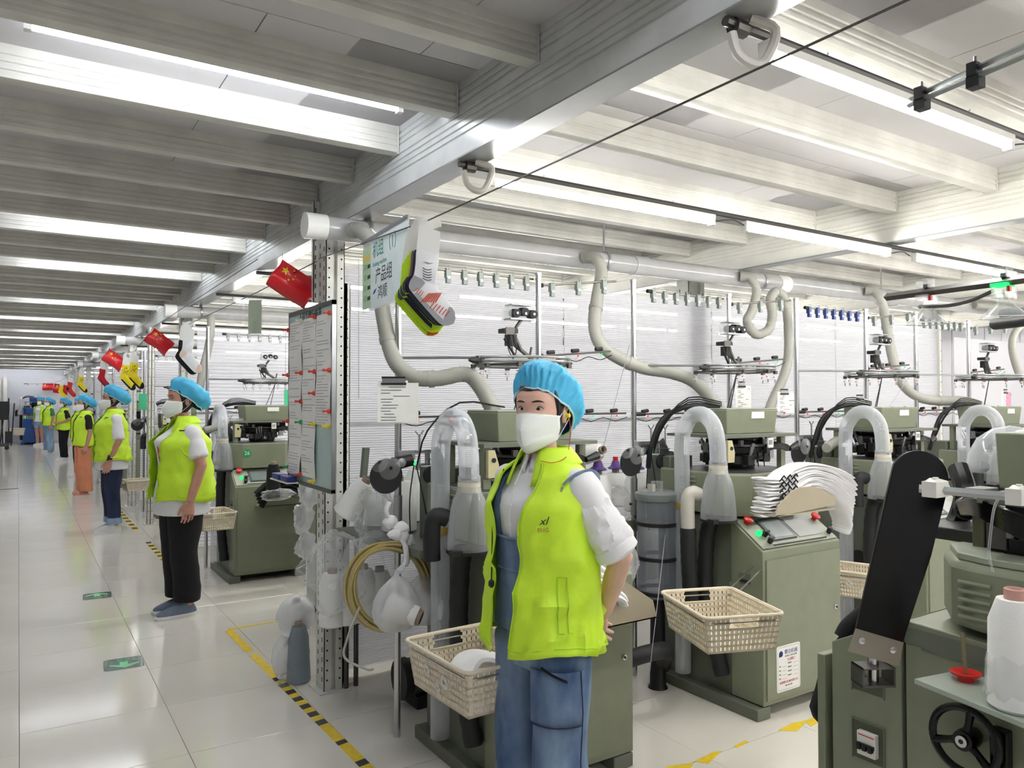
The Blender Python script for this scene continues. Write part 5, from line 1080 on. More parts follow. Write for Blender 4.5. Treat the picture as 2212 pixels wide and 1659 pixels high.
# upper right rails
tr = thing('sensor_rail', 'dark steel rail with two clear suction hats at upper right', 'rail', at(1915, 642, D=1.75)); e1 = at(2260, 596, D=1.35)-tr.location
MB().tube([(0, 0, 0), e1], .0085, 4, dsteel).build('bar', parent=tr, smooth=0)
MB().tube(smoothpath([e1*.25+Vector((0, 0, -.03)), e1*.45+Vector((0, 0, -.034)), e1*.6+Vector((0, 0, -.028)), e1*.72+Vector((0, 0, -.015))], 4), .004, 6, dsteel).build('cable', parent=tr)
for q, gg in ((.30, False), (.78, True)):
    b = e1*q; s_ = .8
    o = MB().lathe([(.008, -.03), (.010, -.038), (.036, -.062), (.042, -.068)], b, 24, filmc, None, False).lathe([(.040, -.067), (.042, -.069)], b, 24, white, None, False).build('suction_hat', parent=tr)
    MB().box(b+Vector((-.018, -.012, .008)), b+Vector((.012, .012, .026)), filmc).box(b+Vector((-.022, -.012, -.032)), b+Vector((.024, .012, -.008)), filmc).box(b+Vector((-.005, -.006, .008)), b+Vector((.003, .004, .016)), dsteel).build('clear_housing', parent=tr, smooth=0)
    MB().box(b+Vector((-.012, -.016, -.02)), b+Vector((-.004, -.010, -.010)), redp).build('red_plug', parent=tr, smooth=0)
    if gg: MB().box(b+Vector((-.022, -.014, -.010)), b+Vector((.012, .014, -.004)), ledg).build('green_indicator', parent=tr, smooth=0)
tr = thing('clamp_rail', 'aluminium double rail with black clamps at the top right corner', 'rail', at(1963, 228, D=1.7)); e1 = at(2260, 100, D=1.3)-tr.location
MB().tube([(0, 0, 0), e1], .006, 4, alum).tube([Vector((.01, 0, .018)), e1+Vector((0, 0, .018))], .006, 4, alum).build('bar', parent=tr, smooth=0)
for q in (.12, .55, .98): b = e1*q; MB().box(b+Vector((-.012, -.012, -.022)), b+Vector((.014, .012, .0)), black).box(b+Vector((-.014, -.008, .0)), b+Vector((.012, .01, .026)), black).cyl(b+Vector((0, 0, .026)), b+Vector((0, 0, .04)), .003, 6, dsteel).build('clamp', parent=tr)
tag(MB().tube([at(2150, 700, D=1.7), at(2230, 690, D=1.55)], .013, 12, black).tube([at(2168, 678, D=1.7), at(2235, 672, D=1.55)], .011, 12, rubber).build('black_nozzle'), 'pair of black rubber nozzles at the right edge under the suction hats', 'nozzle')
# ================================================================== FAR END
blue = mat('machine_blue', (28, 74, 140), .35)
m = machine('blue knitting machine against the far end wall', (.12, 30.15, 0), 0, blue, 0); m.scale = (1.12, 1.1, 1.1)
t = thing('cart', 'black folded trolley at the far left of the aisle', 'cart', at(6, 972, Z=0)); r_ = random.Random(8); mb = MB()
for k in range(9): x = -.35+.07*k; mb.cyl((x, 0, .1+.3*r_.random()), (x+.2*(r_.random()-.3), .1, 1.3+.25*r_.random()), .018, 6, black if k % 3 else alum)
mb.box((-.4, -.1, .9), (.12, .15, 1.45), black); mb.box((.05, -.05, .2), (.24, .2, .55), black); mb.build('frame', parent=t)
for x in (-.3, .1): MB().lathe([(.02, -.02), (.06, -.02), (.06, .02), (.02, .02)], (x, 0, .06), 12, black, ax='y').build('wheel', parent=t)
MB().box((-.35, -.02, .1), (.15, .05, .2), dsteel).build('chassis', parent=t)
tag(MB().box((-.05, -.05, 0), (.05, .05, 2.25), creamp).box((-.25, -.06, 0), (-.12, .06, 2.25), mat('post_tan', (200, 186, 166), .6)).build('far_post', smooth=0), 'pale square post at the far left end of the aisle', 'post').location = Vector((at(10, 950, Y=31.0).x, 31.0, 0))
clip_bar((.15, 30.9, 2.05), (2.2, 30.9, 2.05), 8, 'row of clips on a rail before the far wall')
# ================================================================== PEOPLE  (local: x forward, y left, z up)
skin = mat('skin', (222, 180, 160), .5, var=.05, scale=20); skin2 = mat('skin_tan', (196, 146, 124), .5, var=.06, scale=20)
for s_ in (skin, skin2):
    b = s_.node_tree.nodes['Principled BSDF']; b.inputs['Subsurface Weight'].default_value = .12; b.inputs['Subsurface Radius'].default_value = (.02, .008, .005)
hairm = mat('hair_black', (24, 22, 24), .4, var=.2, scale=60)
limev = mat('vest_lime', (208, 246, 54), .55, var=.03, scale=5, bump=.15, bscale=40)
limed = mat('vest_trim', (178, 218, 40), .6, var=.03)
capm = mat('bouffant_blue', (70, 176, 218), .6, var=.06, scale=14)
maskm = mat('mask_white', (232, 236, 230), .75, var=.015)
shirtw = mat('shirt_white', (232, 232, 234), .8, var=.02, scale=6)
denim = None
def denim_mat(name, a, b_, sc=5):
    m = mat(name, a, .85, var=.0); nt = m.node_tree; n = nt.nodes; b = n['Principled BSDF']
    tc = n.new('ShaderNodeTexCoord'); ns = n.new('ShaderNodeTexNoise'); ns.inputs['Scale'].default_value = sc; ns.inputs['Detail'].default_value = 6
    mp = n.new('ShaderNodeMapping'); mp.inputs['Scale'].default_value = (1.6, 1.6, .7)
    cr = n.new('ShaderNodeValToRGB'); cr.color_ramp.elements[0].position = .38; cr.color_ramp.elements[0].color = (*lin(a), 1); cr.color_ramp.elements[1].position = .68; cr.color_ramp.elements[1].color = (*lin(b_), 1)
    nt.links.new(tc.outputs['Object'], mp.inputs[0]); nt.links.new(mp.outputs[0], ns.inputs['Vector']); nt.links.new(ns.outputs[0], cr.inputs[0]); nt.links.new(cr.outputs[0], b.inputs['Base Color'])
    n2 = n.new('ShaderNodeTexNoise'); n2.inputs['Scale'].default_value = 300; bp_ = n.new('ShaderNodeBump'); bp_.inputs['Strength'].default_value = .25; bp_.inputs['Distance'].default_value = .004
    nt.links.new(tc.outputs['Object'], n2.inputs['Vector']); nt.links.new(n2.outputs[0], bp_.inputs['Height']); nt.links.new(bp_.outputs[0], b.inputs['Normal']); return m
denim = denim_mat('denim_blue', (66, 92, 132), (140, 162, 190)); denimd = denim_mat('denim_dark', (24, 32, 58), (40, 52, 84)); denimp = denim_mat('denim_pale', (110, 140, 170), (150, 176, 200))
def rings(mb, R_, n=32, m=None, M=None, cap=True, nz=0, seed=0, k=4, e=1.0, a0=0, a1=2*pi):
    """R_: (cx, cy, z, rx, ry) rows, refined k times"""
    P_ = [Vector((r[0], r[1], r[2])) for r in R_]; Q = [Vector((r[3], r[4], 0)) for r in R_]
    P_ = smoothpath(P_, k); Q = smoothpath(Q, k); vs = []; fs = []; full = abs(a1-a0-2*pi) < 1e-6
    for i, (p, q) in enumerate(zip(P_, Q)):
        for j in range(n):
            a = a0+(a1-a0)*j/(n if full else n-1); c, s = cos(a), sin(a)
            c = math.copysign(abs(c)**e, c); s = math.copysign(abs(s)**e, s)
            v = Vector((p.x+q.x*c, p.y+q.y*s, p.z))
            if nz: d = noise.noise(Vector((v.x*9+seed, v.y*9, v.z*5)))*nz+noise.noise(Vector((v.x*22+seed, v.y*22, v.z*14)))*nz*.4; v += Vector((c, s, 0))*d
            vs.append(v)
    L = len(P_)
    for i in range(L-1):
        for j in range(n if full else n-1): q = (j+1) % n; fs.append((i*n+j, i*n+q, (i+1)*n+q, (i+1)*n+j))
    if cap and full: fs.append(tuple(range(n))[::-1]); fs.append(tuple(range((L-1)*n, L*n)))
    return mb.add(vs, fs, m, M)
def wrinkled(mb, amp, sc=9, seed=0):
    mb.v = [tuple(Vector(v)+noise.noise_vector(Vector(v)*sc+Vector((seed, 0, 0)))*amp+noise.noise_vector(Vector(v)*sc*2.5+Vector((seed, 5, 0)))*amp*.4) for v in mb.v]; return mb
def remesh(o, vs, smooth=0):
    md = o.modifiers.new('r', 'REMESH'); md.mode = 'VOXEL'; md.voxel_size = vs; md.use_smooth_shade = True
    if smooth: sm = o.modifiers.new('sm', 'SMOOTH'); sm.iterations = smooth; sm.factor = .5
    m = o.data.materials[0]; apply(o); o.data.materials.clear(); o.data.materials.append(m)
    o.data.polygons.foreach_set('material_index', [0]*len(o.data.polygons)); o.data.shade_smooth(); return o
HT = [(0, .068, -.005, .022), (.012, .080, .012, .040), (.03, .087, .030, .052), (.055, .090, .055, .062), (.08, .091, .078, .068), (.105, .090, .092, .0715), (.13, .092, .100, .0735), (.155, .092, .102, .074), (.18, .084, .097, .069), (.2, .069, .083, .058), (.215, .046, .058, .040), (.224, .018, .022, .016)]
def hp_(z):
    for i in range(len(HT)-1):
        if HT[i][0] <= z <= HT[i+1][0]:
            t = (z-HT[i][0])/(HT[i+1][0]-HT[i][0]); return [HT[i][j]+(HT[i+1][j]-HT[i][j])*t for j in (1, 2, 3)]
    return list(HT[-1][1:]) if z > .1 else list(HT[0][1:])
def headpt(a, z, off=0, face=True):
    xf, xb, hw = hp_(z); c, s = cos(a), sin(a)
    x = (xf if c > 0 else xb)*math.copysign(abs(c)**.88, c); y = hw*math.copysign(abs(s)**.92, s)
    if off: l = max(1e-6, math.hypot(x, y)); x += off*x/l; y += off*y/l
    if face and c > 0:
        g = lambda v, w_: math.exp(-(v/w_)**2)
        nz = max(0, min(1, (.108-z)/.038)) if z > .07 else max(0, 1-(.07-z)/.012)
        x += .024*nz*g(y, .0095+.004*nz); x -= .007*g(abs(y)-.031, .015)*g(z-.113, .011); x += .0035*g(abs(y)-.028, .02)*g(z-.133, .008)
        x += .004*g(abs(y)-.042, .018)*g(z-.08, .016); x += .004*g(y, .02)*g(z-.045, .008)-.004*g(y, .02)*g(z-.036, .004); y += 0
    return Vector((x, y, z))
def hand(mb, w_, d, nrm, side, s=1.0, curl=.35, m=None, spread=.12):
    """w_ wrist, d direction of the fingers, nrm palm normal; the thumb leaves the side of the palm"""
    d = Vector(d).normalized(); nrm = Vector(nrm); nrm = (nrm-d*nrm.dot(d)).normalized(); a = d.cross(nrm).normalized()*side
    w_ = Vector(w_); pl = .085*s
    mb.tube([w_-d*.01, w_+d*pl*.3, w_+d*pl*.7, w_+d*pl], [.024*s, .033*s, .040*s, .038*s], 12, m, None, True, .42, up=tuple(nrm))
    for i, (o, L_, r) in enumerate(((-.032, .066, .0078), (-.011, .074, .0082), (.011, .069, .0080), (.031, .054, .0070))):
        p = w_+d*pl*.93+a*o*s*1.0; dd = (d+a*o*spread*20*.25).normalized(); pts = [p-dd*.02, p]; c = curl*(.8+.15*i)
        for k, f in enumerate((.45, .3, .25)):
            dd = (Matrix.Rotation(c*(1 if k else .6), 3, a*side*1.0) @ dd); 
            if (dd-d).dot(nrm) < 0 and curl > 0: dd = dd-nrm*2*dd.dot(nrm) if dd.dot(nrm) < 0 else dd
            p = p+dd*L_*f*s; pts.append(p)
        mb.tube(pts, [r*s*1.05, r*s*1.05, r*s, r*s*.93, r*s*.72], 8, m)
    p = w_+d*pl*.22-a*.026*s; dd = (d*.75-a*.62+nrm*.25).normalized(); q1 = p+dd*.036*s; dd2 = (d*.93-a*.25+nrm*.2).normalized(); q2 = q1+dd2*.028*s; q3 = q2+dd2*.022*s
    mb.tube([p-dd*.01, p, q1, q2, q3], [.013*s, .0135*s, .011*s, .0098*s, .007*s], 8, m)
def person(label, loc, heading, S=1.0, stout=1.0, sk=skin, hyaw=0, vox=.008, arms=None, pants=None, pm=None, shoe=None, top=shirtw, sleeve=.16, vest=None, hem=.78, shirt_hem=.74, gap=(.2, .3, .5), bust=1.0, barelegs=False, pitch=0, detail=False, vestflare=0):
    t = thing('person', label, 'person', loc, heading, 'workers in lime vests and blue bouffant caps'); t.scale = (S, S, S); st = stout
    # ---- body, one continuous skin
    mb = MB()
    rings(mb, [(0, 0, .80, .085*st, .135*st), (0, 0, .90, .10*st, .155*st), (0, 0, 1.02, .085*st, .125*st), (0, 0, 1.12, .09*st, .135*st), (.0, 0, 1.22, .095*st, .15*st), (-.005, 0, 1.275, .075, .135), (-.012, 0, 1.315, .052, .068), (-.006, 0, 1.34, .046, .049), (.012, 0, 1.42, .045, .047)], 28, sk)
    for sy in (-1, 1):
        mb.tube(smoothpath([(0, sy*.075, .86), (.01, sy*.085, .66), (.012, sy*.085, .45), (-.012, sy*.085, .28), (-.02, sy*.085, .07)], 3), [.078]*3+[.068]*3+[.058]*3+[.05]*3+[.034], 14, sk)
    HM = Matrix.Translation((.006, 0, 1.376)) @ Matrix.Rotation(hyaw, 4, 'Z') @ Matrix.Rotation(-pitch, 4, 'Y')
    hm = MB(); nu, nv = (64, 56) if detail else (32, 28)
    hm.grid(lambda u, v: headpt(2*pi*u, .0005+v*.2235), nu, nv, sk, None, True); L_ = len(hm.v); hm.f.append(tuple(range(nu))[::-1]); hm.f.append(tuple(range(L_-nu, L_))); hm.mi += [0, 0]
    mb.add(hm.v, hm.f, sk, HM)
    for sy in (-1, 1):
        mb.ball((-.008, sy*.0745, .098), (.017, .008, .030), sk, 12, 8, HM)
        if detail: mb.tube([tuple(Vector((-.012+.016*cos(a), sy*(.080), .10+.028*sin(a)))) for a in [R(-70)+R(230)*k/10 for k in range(11)]], .0032, 6, sk, HM)
    arms = arms or {}
    for sy, nm in ((1, 'L'), (-1, 'R')):
        sh = Vector((-.005, sy*.148*(.5+.5*st), 1.262)); el = Vector(arms.get(nm, [(-.03, sy*.205*(.6+.4*st), 1.03), (.02, sy*.20*(.6+.4*st), .80)])[0]); wr = Vector(arms.get(nm, [None, (.02, sy*.20*(.6+.4*st), .80)])[1])
        mb.tube([sh-Vector((0, sy*.05, 0)), sh, sh.lerp(el, .5), el, el.lerp(wr, .4), wr], [.045, .047, .043*(.6+.4*st), .037, .035, .025], 14, sk)
        a_ = arms.get(nm+'h', None); d = (wr-el).normalized() if not a_ else Vector(a_[0]); nrm = Vector((0, -sy, 0)) if not a_ else Vector(a_[1])
        hand(mb, wr, d, nrm, sy if not a_ else -a_[2], 1.0, .3, sk)
        if nm == 'L': Ls = (sh, el, wr)
        else: Rs = (sh, el, wr)
    body = mb.build('body', parent=t); remesh(body, vox, 1 if detail else 0)
    # ---- face
    for sy in (-1, 1):
        ea = math.atan2(sy*.031, .085); E = headpt(sy*.36, .113); N = Vector((cos(sy*.30), sin(sy*.30), .05)).normalized(); X_ = Vector((-N.y, N.x, 0)).normalized()
        FM = HM @ frame(E+N*.0012, X_, N.cross(X_) if N.cross(X_).z > 0 else -N.cross(X_))
        w_ = .0165; alm = [(w_*cos(a),   .0058*sin(a)*(1.15 if sin(a) > 0 else .8)+.0012*abs(cos(a))) for a in [2*pi*k/20 for k in range(20)]]
        fz = frame((0, 0, 0), X_, (0, 0, 1)); 
        eye = MB().prism(alm, -.003, .0008, 'z', mat('eye_white', (226, 220, 216), .3)).prism([(.0058*cos(a), .0003+.0050*sin(a)) for a in [2*pi*k/16 for k in range(16)]], .0008, .0014, 'z', mat('iris_dark', (26, 18, 16), .15))
        o = eye.build('eye', parent=t, smooth=0); o.matrix_local = FM
        lid = MB().tube([(x*1.05, .0068*(1-(x/w_)**2)+.001, .0015) for x in [-w_, -w_*.6, -w_*.2, w_*.2, w_*.6, w_]], [.0008, .0014, .0016, .0016, .0015, .0009], 6, hairm).build('lashes', parent=t); lid.matrix_local = FM
        br = MB().tube([HM @ headpt(sy*(.15+.5*k/6), .1335+.0045*sin(pi*k/7)-.002*(k/6), .0006) for k in range(7)], [.0014, .0026, .0032, .0032, .0028, .0020, .0008], 6, hairm, None, True, .9).build('eyebrow', parent=t)
    # ---- hair under the cap
    mb = MB(); mb.grid(lambda u, v: headpt(R(80)+R(200)*u, .020+.17*v, .005+.002*sin(60*u), False), 40, 16, hairm); 
    mb.grid(lambda u, v: headpt(R(-66)+R(132)*u, .169-.010*abs(2*u-1)**2+.002*cos(19*u)+.03*v, .002, False), 30, 8, hairm)
    for sy in (-1, 1): mb.tube([headpt(sy*1.05, .172, .0, False), headpt(sy*1.24, .14, .0, False), headpt(sy*1.33, .11, -.001, False), headpt(sy*1.36, .075, -.001, False), headpt(sy*1.38, .05, -.001, False)], [.008, .010, .008, .005, .002], 8, hairm)
    if detail: 
        for k in range(0): mb.tube(smoothpath([headpt(-.1+.15*k, .172, .002, False), headpt(-.17+.17*k, .166, .003, False), headpt(-.26+.2*k-.03*k*k, .157-.004*k, .001, False)], 3), .0005, 4, hairm)
    mb.v = [tuple(HM @ Vector(v)) for v in mb.v]; mb.build('hair', parent=t)
    # ---- bouffant cap: gathered rim, puffed crown
    nrm = Vector((-.54, 0, .842)); cx = Vector((-.016, 0, .112)); fx = Vector((.842, 0, .54))
    def capf(u, v):
        a = 2*pi*u; w2 = sin(min(1, v)*pi/2); pl = (1-v)**1.3
        r = (1+.34*sin(min(1, v*2.2)*pi/2))*(cos(v*pi/2)**.62 if v < 1 else 0)
        r *= 1+pl*.035*sin(34*a)*(.3+min(1, v*5))+.02*sin(5*a+3*v)
        h = .132*(sin(v*pi/2)**.85)+.010*noise.noise(Vector((4*cos(a), 4*sin(a), 6*v)))
        back = 1+.16*max(0, -cos(a)); p = cx+fx*(.121*r*cos(a)*back)+Vector((0, 1, 0))*(.091*r*sin(a))+nrm*h
        return HM @ (p+noise.noise_vector(p*22)*.009*min(1, v*6)+noise.noise_vector(p*60)*.003*min(1, v*6))
    nu, nv = (140, 26) if detail else (70, 14)
    c = MB().grid(capf, nu, nv, capm, None, True).build('bouffant_cap', parent=t, smooth=70)
    MB().tube([capf(k/40, .0) for k in range(41)], .0034, 6, mat('cap_elastic', (196, 222, 232), .7)).build('elastic_rim', parent=c)
    # ---- mask
    def maskf(u, v):
        s = u*2-1; a = abs(s); cz = .100-.124*v; cxx = .098+.037*v/.42 if v < .42 else .135-.016*(v-.42)/.4 if v < .82 else .119-.034*(v-.82)/.18
        sx, sz = .018+.012*abs(v-.5), .094-.074*v; q = a**(2.2-.75*min(1, v/.42) if v < .7 else 1.65); x = cxx*(1-q)+sx*q+.004; y = s*(.0755-.012*max(0, v-.55)); z = cz*(1-a**1.4)+sz*a**1.4
        return HM @ Vector((x, y, z))
    nu, nv = (33, 17) if detail else (17, 9)
    mk = MB().grid(maskf, nu, nv, maskm).build('face_mask', parent=t, smooth=25); solidify(mk, .0015)
    if detail:
        MB().tube([maskf(u, .02)+Vector((0, 0, .0)) for u in [.2+.6*k/10 for k in range(11)]], .0016, 6, maskm).tube([maskf(.5, v) for v in [k/8 for k in range(9)]], .0009, 5, maskm).tube([maskf(u, .25+.1*abs(u-.5)) for u in [.12+.76*k/10 for k in range(11)]], .0009, 5, maskm).tube([maskf(u, .55-.15*abs(u-.5)) for u in [.06+.88*k/10 for k in range(11)]], .0009, 5, maskm).build('pressed_seam', parent=mk)
    for sy in (0, 1):
        e_ = -1 if sy == 0 else 1
        MB().tube([maskf(sy, .08), HM @ Vector((.005, e_*.077, .108)), HM @ Vector((-.022, e_*.085, .118)), HM @ Vector((-.03, e_*.083, .09)), HM @ Vector((-.012, e_*.076, .062)), maskf(sy, .93)], .0014, 5, maskm).build('ear_loop', parent=mk)
    # ---- shirt
    mb = MB(); b_ = bust
    TR = [(0, 0, shirt_hem, .144*st, .188*st), (0, 0, .84, .136*st, .182*st), (0, 0, 1.0, .118*st, .158*st), (.008*b_, 0, 1.12, .118*st, .16*st), (.012*b_, 0, 1.2, .118*st*b_, .165*st), (0, 0, 1.25, .095*st, .158*(.5+.5*st)), (-.005, 0, 1.285, .08, .138), (-.008, 0, 1.312, .064, .098), (-.008, 0, 1.328, .055, .068), (-.006, 0, 1.338, .052, .058)]
    TR = [TR[0]]+[r for r in TR[1:] if r[2] > shirt_hem+.03]
    if shirt_hem > .85: TR[0] = (0, 0, shirt_hem, .112, .148)
    rings(mb, TR, 36, top, None, True, .006, 3)
    for (sh, el, wr), sy in ((Ls, 1), (Rs, -1)):
        tot = (el-sh).length; e1 = sh.lerp(el, min(1, sleeve/tot)) if sleeve < tot else el.lerp(wr, (sleeve-tot)/(wr-el).length)
        path = [sh-Vector((0, sy*.05, .01)), sh+Vector((0, sy*.01, .0)), sh.lerp(el, .35)]+([sh.lerp(el, .75)] if sleeve > tot*.8 else [])+([el] if sleeve > tot else [])+[e1]
        sm = MB().tube(smoothpath(path, 4), [.044]*2+[.050]*2+[.058]*4+[.060+.003*(st-1)*10]*40, 20, top)
        rs = len(sm.v); mb.add(sm.v, sm.f, top)
    wrinkled(mb, .005, 12, len(label)); sho = mb.build('shirt', parent=t); remesh(sho, .009 if detail else .013, 1)
    # ---- trousers
    if pants:
        zc, w0, w1, w2 = pants; mb = MB()
        rings(mb, [(0, 0, .70, .10, .15*st), (0, 0, .80, .122*st, .172*st), (0, 0, .9, .110*st, .155*st), (0, 0, .96, .10*st, .14*st)], 32, pm)
        for sy in (-1, 1):
            rings(mb, [(.0, sy*.085*st, .78, w0*1.05, w0*.92), (.005, sy*.087, .62, w0*.95, w0*.86), (.012, sy*.088, .45, w1, w1*.95), (-.004, sy*.088, .28, w2*1.02, w2), (-.014, sy*.088, zc+.02, w2, w2), (-.014, sy*.088, zc, w2, w2)] if not barelegs else [(.0, sy*.085*st, .78, w0, w0*.92), (.004, sy*.092, zc, w0*1.0, w0*.98)], 24, pm)
        wrinkled(mb, .006, 10, 2+len(label)); po = mb.build('shorts' if barelegs else 'trousers', parent=t); remesh(po, .009 if detail else .014, 1)
    # ---- shoes
    for sy in (-1, 1):
        if not shoe: break
        fy = sy*.085+(.0 if sy > 0 else 0); fxo = .02 if sy > 0 else -.01
        sm, so, snd = shoe; mb = MB()
        if snd: 
            mb.tube([(-.06+fxo, fy, .03), (.0+fxo, fy, .035), (.09+fxo, fy, .03), (.15+fxo, fy, .022)], [.03, .033, .038, .02], 12, sk); s2 = mb.build('foot', parent=t)
            MB().prism([(x*.92+.03+fxo, y*.8+fy) for x, y in rrect(.24, .10, .045)], 0, .018, 'z', so).tube([(.09+fxo, fy-.045, .015), (.09+fxo, fy-.02, .06), (.09+fxo, fy+.02, .06), (.09+fxo, fy+.045, .015)], .012, 6, so).build('sandal', parent=t); continue
        rings(mb, [(.035+fxo, fy, .018, .135, .045), (.03+fxo, fy, .045, .125, .043), (.005+fxo, fy, .07, .088, .038), (-.022+fxo, fy, .088, .052, .034), (-.03+fxo, fy, .105, .042, .034)], 28, sm, None, True, 0, 0, 4, .8)
        s2 = mb.build('shoe', parent=t)
        mb = MB(); rings(mb, [(.035+fxo, fy, 0, .138, .046), (.036+fxo, fy, .014, .142, .048), (.036+fxo, fy, .026, .138, .046)], 28, so, None, True, 0, 0, 2, .8); mb.build('sole', parent=s2)
        mb = MB()
        for k in range(4): mb.tube([(.06-.02*k+fxo, fy-.022, .066+.007*k), (.058-.02*k+fxo, fy, .074+.008*k), (.06-.02*k+fxo, fy+.022, .066+.007*k)], .003, 5, so)
        mb.build('laces', parent=s2)
    # ---- vest
    g0, g1, g2 = gap; fl = vestflare
    V = [(0, 0, hem, .158*st+fl, .196*st+fl*.6), (0, 0, hem+.10, .150*st+fl*.7, .192*st+fl*.4), (0, 0, 1.0, .142*st+fl*.3, .184*st), (.008*b_, 0, 1.10, .140*st, .182*st), (.012*b_, 0, 1.19, .138*st*b_, .184*st), (.004, 0, 1.245, .120*(.4+.6*st), .182*(.5+.5*st)), (-.002, 0, 1.287, .104, .166), (-.008, 0, 1.315, .086, .128), (-.010, 0, 1.333, .074, .092), (-.012, 0, 1.346, .068, .076), (-.016, 0, 1.366, .070, .078)]
    k = 5; P_ = smoothpath([Vector(r[:3]) for r in V], k); Q = smoothpath([Vector((r[3], r[4], 0)) for r in V], k); n = 72 if detail else 44
    def vg(z): return g0+(g1-g0)*min(1, (z-hem)/(1.15-hem)) if z < 1.15 else g1+(g2-g1)*min(1, (z-1.15)/.22)
    vs = []; fs = []; sd = len(label)*1.7
    for i, (p, q) in enumerate(zip(P_, Q)):
        gg = vg(p.z)
        for j in range(n):
            a = gg+(2*pi-2*gg)*j/(n-1); c_, s_ = cos(a), sin(a); s2 = math.copysign(abs(s_)**.92, s_)
            v = Vector((p.x+q.x*c_, p.y+q.y*s2, p.z)); lowf = max(0, min(1, (1.3-p.z)/.25))
            ed = min(j, n-1-j)/(n*.08); out = .004+.010*max(0, 1-ed)*(lowf)
            d = (noise.noise(Vector((v.x*8+sd, v.y*8, v.z*3.4)))*.016+(.020*(1-abs(noise.noise(Vector((v.x*10+v.z*7+sd, v.y*10, v.z*6-v.x*5))))*2.4)**3 if detail or st > 1.1 else 0)+noise.noise(Vector((v.x*22+sd, v.y*22, v.z*10)))*.010+.004*sin(a*14+sd)*max(0, (1.0-p.z)/.25))*lowf+out
            v += Vector((c_, s_, 0))*d; 
            if i == 0: v.z += .012*sin(a*3+sd)
            vs.append(v)
    L_ = len(P_)
    for i in range(L_-1):
        for j in range(n-1): fs.append((i*n+j, i*n+j+1, (i+1)*n+j+1, (i+1)*n+j))
    vm = MB().add(vs, fs, limev); vo = vm.build('vest', parent=t, smooth=50); solidify(vo, .003)
    for s_ in (0, n-1):
        MB().tube([vs[i*n+s_]+Vector((0, 0, 0)) for i in range(1, L_-8)], .0032, 5, limed).build('zip_edge', parent=vo)
    MB().tube([Vector(vs[j])+Vector((0, 0, .022)) for j in range(n)], .0015, 5, limed).build('hem_seam', parent=vo)
    # turned-down collar
    def colf(u, v):
        a = g2*.75+(2*pi-1.5*g2)*u; fr = max(0, cos(a)); w_ = v
        return Vector((-.014+(.070+.042*w_+.02*fr*w_)*cos(a), (.078+.040*w_)*sin(a), 1.372-.05*w_**1.2-.075*fr*w_))
    solidify(MB().grid(colf, 40, 6, limev).build('collar', parent=vo), .004)
    # armhole trims and chest print
    for (sh, el, wr), sy in ((Ls, 1), (Rs, -1)):
        def ap(a):
            z = 1.195+.10*sin(a); x = -.005+.078*cos(a)*(1 if sin(a) < .3 else 1-.25*(sin(a)-.3))
            k_ = min(range(L_-1), key=lambda i: abs(P_[i].z-z)); rx_, ry_ = Q[k_].x+.006, Q[k_].y+.008
            return Vector((P_[k_].x+x, sy*ry_*math.sqrt(max(.05, 1-(x/rx_)**2)), z))
        if not detail: MB().tube([ap(2*pi*k/32) for k in range(33)], .0045, 6, limev).build('armhole_trim', parent=vo)
    if detail:
        def on(a, z, off=.012):
            best = min(range(L_), key=lambda i: abs(P_[i].z-z)); g_ = vg(P_[best].z); jf = (a-g_)/(2*pi-2*g_)*(n-1); j = int(max(0, min(n-2, jf))); return Vector(vs[best*n+j]).lerp(Vector(vs[best*n+j+1]), jf-j)+Vector((cos(a), sin(a), 0))*off*.3
        MB().tube([on(.95, z) for z in (1.0, .97, .94, .91, .88, .85)]+[on(1.0, .845), on(1.18, .84), on(1.2, .85)], .0018, 5, limed).tube([on(1.12, z) for z in (1.01, .97, .93, .89, .85)], .0018, 5, limed).tube([on(.95, 1.0), on(1.12, 1.01)], .0018, 5, limed).build('pocket_seam', parent=vo)
        q = on(.74, 1.165, .014); fr_ = frame(q, Vector((-sin(.74), cos(.74), 0)), (0, 0, 1))
        text('chest_print', 'xl', .034, inkm, vo, frame(q+Vector((0, 0, .008)), Vector((-sin(.74), cos(.74), .05)), (0, 0, 1)), shear=.4); text('chest_print', 'ENG', .017, mat('print_brown', (150, 110, 40), .7), vo, frame(q-Vector((0, 0, .018)), Vector((-sin(.74), cos(.74), .05)), (0, 0, 1)))
    else:
        q = vs[int(L_*.55)*n+int(n*.10)]; a = .78
        MB().box((-.03, -.012, 0), (.03, -.006, .001), inkm).box((-.02, .0, 0), (.02, .008, .001), inkm).build('chest_print', parent=vo, smooth=0).matrix_local = frame(Vector(q)+Vector((cos(a), sin(a), 0))*.006, (-sin(a), cos(a), 0), (0, 0, 1))
    return t, Ls, Rs, HM, body
W1L = pi+R(8)
armsb = {'L': [(-.105, .232, 1.045), (-.175, .10, .845)], 'Lh': ((-.15, -.85, -.45), (-1, 0, 0), 1), 'R': [(-.105, -.225, 1.045), (-.19, -.02, .83)], 'Rh': ((.05, .85, -.5), (-1, 0, 0), -1)}
pw, Ls, Rs, HM, body1 = person('person in blue denim dungarees, white shirt and open lime vest looking at the camera', (1.36, 1.93, 0), pi+R(8), .975, .98, skin, R(20), .004, armsb, (.05, .098, .086, .098), denim, (white, white, False), shirtw, .235, None, .765, .90, (.16, .30, .62), 1.02, detail=True, pitch=R(2), vestflare=.012)
